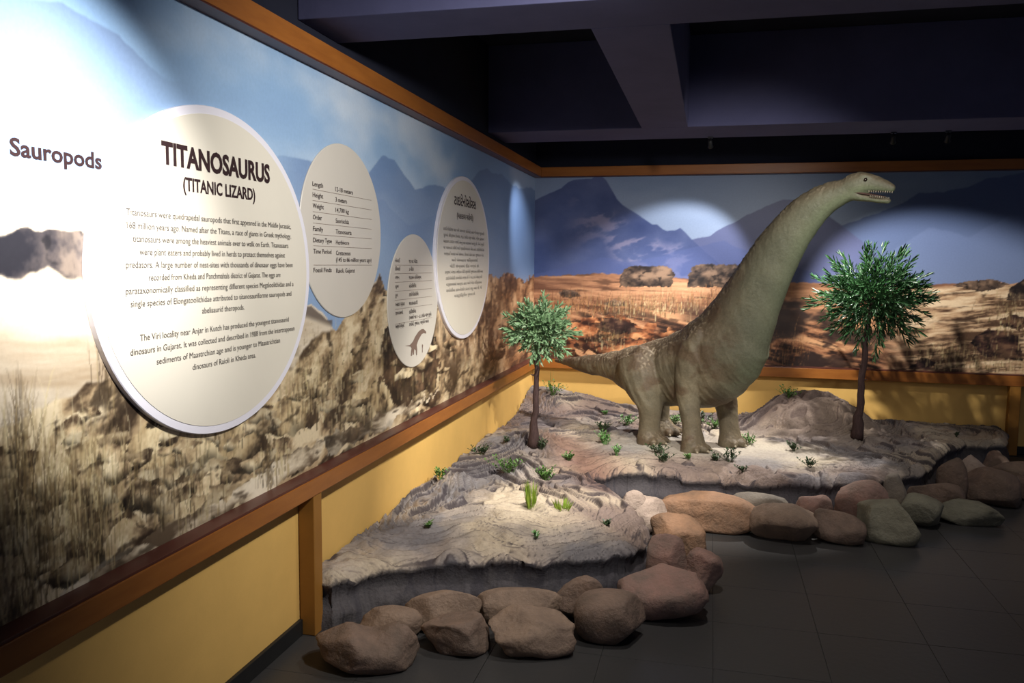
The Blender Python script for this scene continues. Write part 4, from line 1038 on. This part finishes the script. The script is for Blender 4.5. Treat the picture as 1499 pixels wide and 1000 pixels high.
def tree(label, base_px, top_px, crown_px, rx_px, ry_px, trunk_r, leaf, n, sprig_args, seed):
    rg = random.Random(seed)
    b = on_terrain(*base_px); gy = b[1]
    b[2] = ground_z(b[0], b[1]) - 0.015
    top = at(*top_px, 'y', gy); cr = at(*crown_px, 'y', gy); s = dscale(cr)
    t_ = thing('artificial_tree', label, 'tree', tuple(b), 'artificial trees on the rock platform')
    V, F = [], []
    n_ = 14
    pts = [(top - b) * (k / n_) + np.array([rg.uniform(-1, 1), rg.uniform(-1, 1), 0]) * 0.008 * (0 < k < n_) for k in range(n_)] + [cr - b]
    rr = [trunk_r * (1.35 - 0.65 * min(1, k / 4) if k < 4 else 0.72 - 0.22 * (k - 4) / (n_ - 4)) * rg.uniform(0.94, 1.06) for k in range(n_ + 1)]
    loft(V, F, pts, rr, rr, np.array([1.0, 0, 0]), 12)
    for k, (f_, sd) in enumerate([(0.62, 1), (0.78, -1)]):      # cut twig stubs
        p = pts[int(f_ * n_)]; d = np.array([sd * 1.0, -0.3, 0.25]); loft(V, F, [p, p + d * 0.03, p + d * 0.045], [0.008, 0.006, 0.002], [0.008, 0.006, 0.002], np.array([0, 1.0, 0]), 6)
    tr = obj('trunk', mesh_np('trunk', V, F), M['bark'], t_)
    meshes = [sprig_mesh(seed * 10 + k, *sprig_args) for k in range(6)]
    for k in range(n):
        zf = 1 - 2 * (k + 0.5) / n; ph = k * 2.39996; 
        d = np.array([math.cos(ph) * math.sqrt(1 - zf * zf), math.sin(ph) * math.sqrt(1 - zf * zf), zf])
        d = d + np.array([rg.uniform(-1, 1), rg.uniform(-1, 1), rg.uniform(-1, 1)]) * 0.18; d = d / np.linalg.norm(d)
        inner = 0.30 + 0.35 * rg.random() if k % 3 else 0.1
        rad = np.array([rx_px * s, rx_px * s * 0.95, ry_px * s])
        p = cr - b + d * rad * inner * rg.uniform(0.8, 1.0)
        dd = d * rad; dd[2] += rad[2] * 0.15; dd = dd / np.linalg.norm(dd)
        o = obj('leaf_sprig', meshes[k % 6], M[leaf], t_, tuple(p))
        o.rotation_mode = 'QUATERNION'
        o.rotation_quaternion = Vector(dd).to_track_quat('Z', 'Y') @ Matrix.Rotation(rg.uniform(0, 6.28), 3, 'Z').to_quaternion()
        sc = rg.uniform(0.72, 1.28); o.scale = (sc, sc, sc)
    return t_
tree('small artificial tree with a round pale green crown in the left corner', (781, 652), (787, 508), (790, 482), 48, 38, 0.036, 'leaf_small', 150, (0.12, 0.066, 0.017, 9, 1.0), 3)
tree('large artificial tree with a wide dark green crown at the right end of the platform', (1254, 640), (1268, 492), (1277, 436), 78, 66, 0.042, 'leaf_large', 260, (0.20, 0.08, 0.013, 12, 0.9), 5)

# ------------------------------------------------------------------ small plants
def tuft(seed, h, w_, n, bw, lean=0.35):
    rg = random.Random(seed); V, F = [], []
    for k in range(n):
        a_ = rg.uniform(0, 6.28); r_ = w_ * 0.35 * math.sqrt(rg.random())
        d = np.array([math.cos(a_) * lean * rg.random(), math.sin(a_) * lean * rg.random(), 1.0])
        blade(V, F, np.array([math.cos(a_) * r_, math.sin(a_) * r_, -0.006]), d, np.array([math.cos(a_ + 1), math.sin(a_ + 1), 0.2]), h * rg.uniform(0.55, 1.05), bw, 0.15)
    return mesh_np('blades', V, F, False)
def herb(seed, h, w_, n, lw):
    rg = random.Random(seed); V, F = [], []
    for k in range(n):
        a_ = rg.uniform(0, 6.28); tilt = rg.uniform(0.1, 1.1); L_ = h / max(0.5, math.cos(tilt)) * rg.uniform(0.5, 1.0); L_ = min(L_, w_ * 0.75 + h * 0.4)
        d = np.array([math.cos(a_) * math.sin(tilt), math.sin(a_) * math.sin(tilt), math.cos(tilt)])
        p0 = np.array([rg.uniform(-1, 1) * w_ * 0.15, rg.uniform(-1, 1) * w_ * 0.15, -0.006])
        loft(V, F, [p0, p0 + d * L_ * 0.5, p0 + d * L_], [0.0016, 0.0013, 0.0008], [0.0016, 0.0013, 0.0008], np.array([0.3, 1.0, 0.1]), 4)
        for j in range(6):
            f_ = 0.35 + 0.65 * j / 5; b_ = a_ + j * 2.3
            dl = np.array([math.cos(b_), math.sin(b_), 0.45]) + d * 0.5
            blade(V, F, p0 + d * L_ * f_, dl, np.array([0, 0, 1.0]), lw * 2.0 * rg.uniform(0.7, 1.2), lw, 0.2)
    return mesh_np('leaves', V, F, False)
plants = [
 # base x, base y, height, width, kind, material, label
 (778, 746, 46, 18, 'tuft', 'grass_bright', 'tallest bright yellow-green grass tuft standing upright on the front of the platform'),
 (823, 746, 20, 28, 'tuft', 'grass_bright', 'short bright green grass clump right of the tallest grass tuft'),
 (745, 692, 25, 32, 'herb', 'herb', 'olive green bushy plant left of the grey rock knob'),
 (800, 702, 16, 34, 'herb', 'herb', 'low spreading green plant below the grey rock knob'),
 (645, 703, 18, 18, 'herb', 'herb', 'small green plant by the yellow wall at the left edge of the platform'),
 (705, 665, 12, 26, 'herb', 'herb_dark', 'dark creeping plant by the yellow wall left of the small tree'),
 (741, 648, 9, 10, 'herb', 'herb_dark', 'tiny dark plant close to the yellow wall beside the small tree'),
 (793, 658, 14, 24, 'herb', 'herb_dark', 'dark green plant at the foot of the small tree'),
 (832, 674, 10, 24, 'herb', 'herb', 'sparse flat green plant in the brown gully'),
 (885, 650, 18, 30, 'herb', 'herb_light', 'round leafy green plant left of the hind feet'),
 (882, 630, 12, 20, 'herb', 'herb_dark', 'dark olive plant in the long shadow left of the hind feet'),
 (903, 667, 16, 14, 'herb', 'herb_light', 'single light green sprout in front of the hind feet'),
 (917, 622, 15, 26, 'herb', 'herb_light', 'pale green plant behind the hind leg near the yellow wall'),
 (886, 607, 6, 10, 'herb', 'herb_light', 'tiny green plant on the slope under the tail'),
 (808, 578, 22, 22, 'herb', 'herb', 'thin plant with one tall stalk on the slope behind the small tree'),
 (965, 663, 12, 26, 'herb', 'herb_dark', 'dark low plant between the near hind and near front feet'),
 (973, 676, 12, 22, 'herb', 'herb_dark', 'straggly dark plant below the gap between the feet'),
 (988, 620, 14, 24, 'herb', 'herb', 'green plant seen between the legs under the belly'),
 (1028, 620, 16, 18, 'herb', 'herb_dark', 'dark green plant just behind the near front leg'),
 (1047, 627, 13, 20, 'herb', 'herb', 'green plant between the two front legs'),
 (1068, 676, 22, 24, 'herb', 'herb_dark', 'spiky dark green plant in front of the far front foot'),
 (1097, 650, 14, 24, 'herb', 'herb', 'green plant with a taller blade right of the far front foot'),
 (1154, 583, 20, 20, 'herb', 'herb', 'green plant growing on top of the mound'),
 (1161, 660, 12, 16, 'herb', 'herb_dark', 'faint dark plant on the sand below the mound'),
 (1185, 684, 12, 20, 'herb', 'herb_dark', 'small dark plant near the platform rim below the mound'),
 (1008, 673, 8, 12, 'herb', 'herb', 'tiny sprout just below the near front foot'),
 (1046, 675, 9, 14, 'herb', 'herb_dark', 'tiny dark sprout left of the spiky plant'),
 (1088, 690, 9, 14, 'herb', 'herb_dark', 'tiny dark sprout by the little brown hump'),
 (627, 773, 6, 10, 'herb', 'herb', 'tiny green sprout alone on the left of the front rock'),
 (786, 787, 9, 12, 'herb', 'herb_light', 'tiny green sprout near the middle of the front edge'),
 (891, 770, 7, 12, 'herb', 'herb_dark', 'tiny dark sprout on the swirled right end of the front rock'),
 (1400, 640, 6, 8, 'herb', 'herb_dark', 'tiny dark sprout near the wall at the far right of the platform'),
]
for k, (x, y, h_, w_, kind, m, label) in enumerate(plants):
    p = on_terrain(x, y); s = dscale(p); p[2] = ground_z(p[0], p[1])
    h_ *= s; w_ *= s
    nm = 'grass_tuft' if kind == 'tuft' else 'small_plant'
    me = tuft(700 + k, h_, w_, 60, 0.0055, 0.22 if h_ > 0.12 else 0.7) if kind == 'tuft' else herb(700 + k, h_, w_, max(6, int(w_ * 130)), 0.013)
    if k in (14, 21):   # one taller stalk
        me2 = bmesh.new(); me2.from_mesh(me); tmpm = tuft(800 + k, h_ * 1.7, 0.01, 3, 0.007, 0.5); me2.from_mesh(tmpm); me2.to_mesh(me); me2.free()
    o = obj(nm, me, M[m], None, tuple(p), (0, 0, k * 1.3))
    tag(o, label, 'plant', 'small plants on the rock platform')

# ------------------------------------------------------------------ small track lamps under the far beam
M['lamp_black'] = mat('matt_black_metal', (22, 22, 24), 0.5, 0.4, 0.05, 30)
for k, (x, lab) in enumerate([(1040, 'small black track lamp under the far ceiling beam, left of the dinosaur head'), (1300, 'small black track lamp under the far ceiling beam above the dinosaur snout'), (1374, 'small black track lamp under the far ceiling beam, farthest right')]):
    p = at(x, 199.5, 'z', BEAM); 
    t_ = thing('track_lamp', lab, 'lamp', (p[0], 7.03, BEAM), 'track lamps under the far beam'); t_.scale = (0.7, 0.7, 0.7)
    obj('mount', box_me('mount', (-0.03, -0.018, -0.014), (0.03, 0.018, 0.0), 0.003), M['lamp_black'], t_)
    V, F = [], []; loft(V, F, [(0, 0, -0.012), (0, 0, -0.06)], [0.006, 0.006], [0.006, 0.006], np.array([1.0, 0, 0]), 8)
    obj('stem', mesh_np('stem', V, F), M['lamp_black'], t_)
    d = np.array([0.1, 0.75, -0.65]); c = np.array([0, 0, -0.075]); V, F = [], []
    loft(V, F, [c - d * 0.05, c - d * 0.045, c + d * 0.04, c + d * 0.055, c + d * 0.05], [0.012, 0.026, 0.028, 0.034, 0.02], [0.012, 0.026, 0.028, 0.034, 0.02], np.array([1.0, 0, 0]), 14)
    obj('lamp_head', mesh_np('lamp_head', V, F), M['lamp_black'], t_)
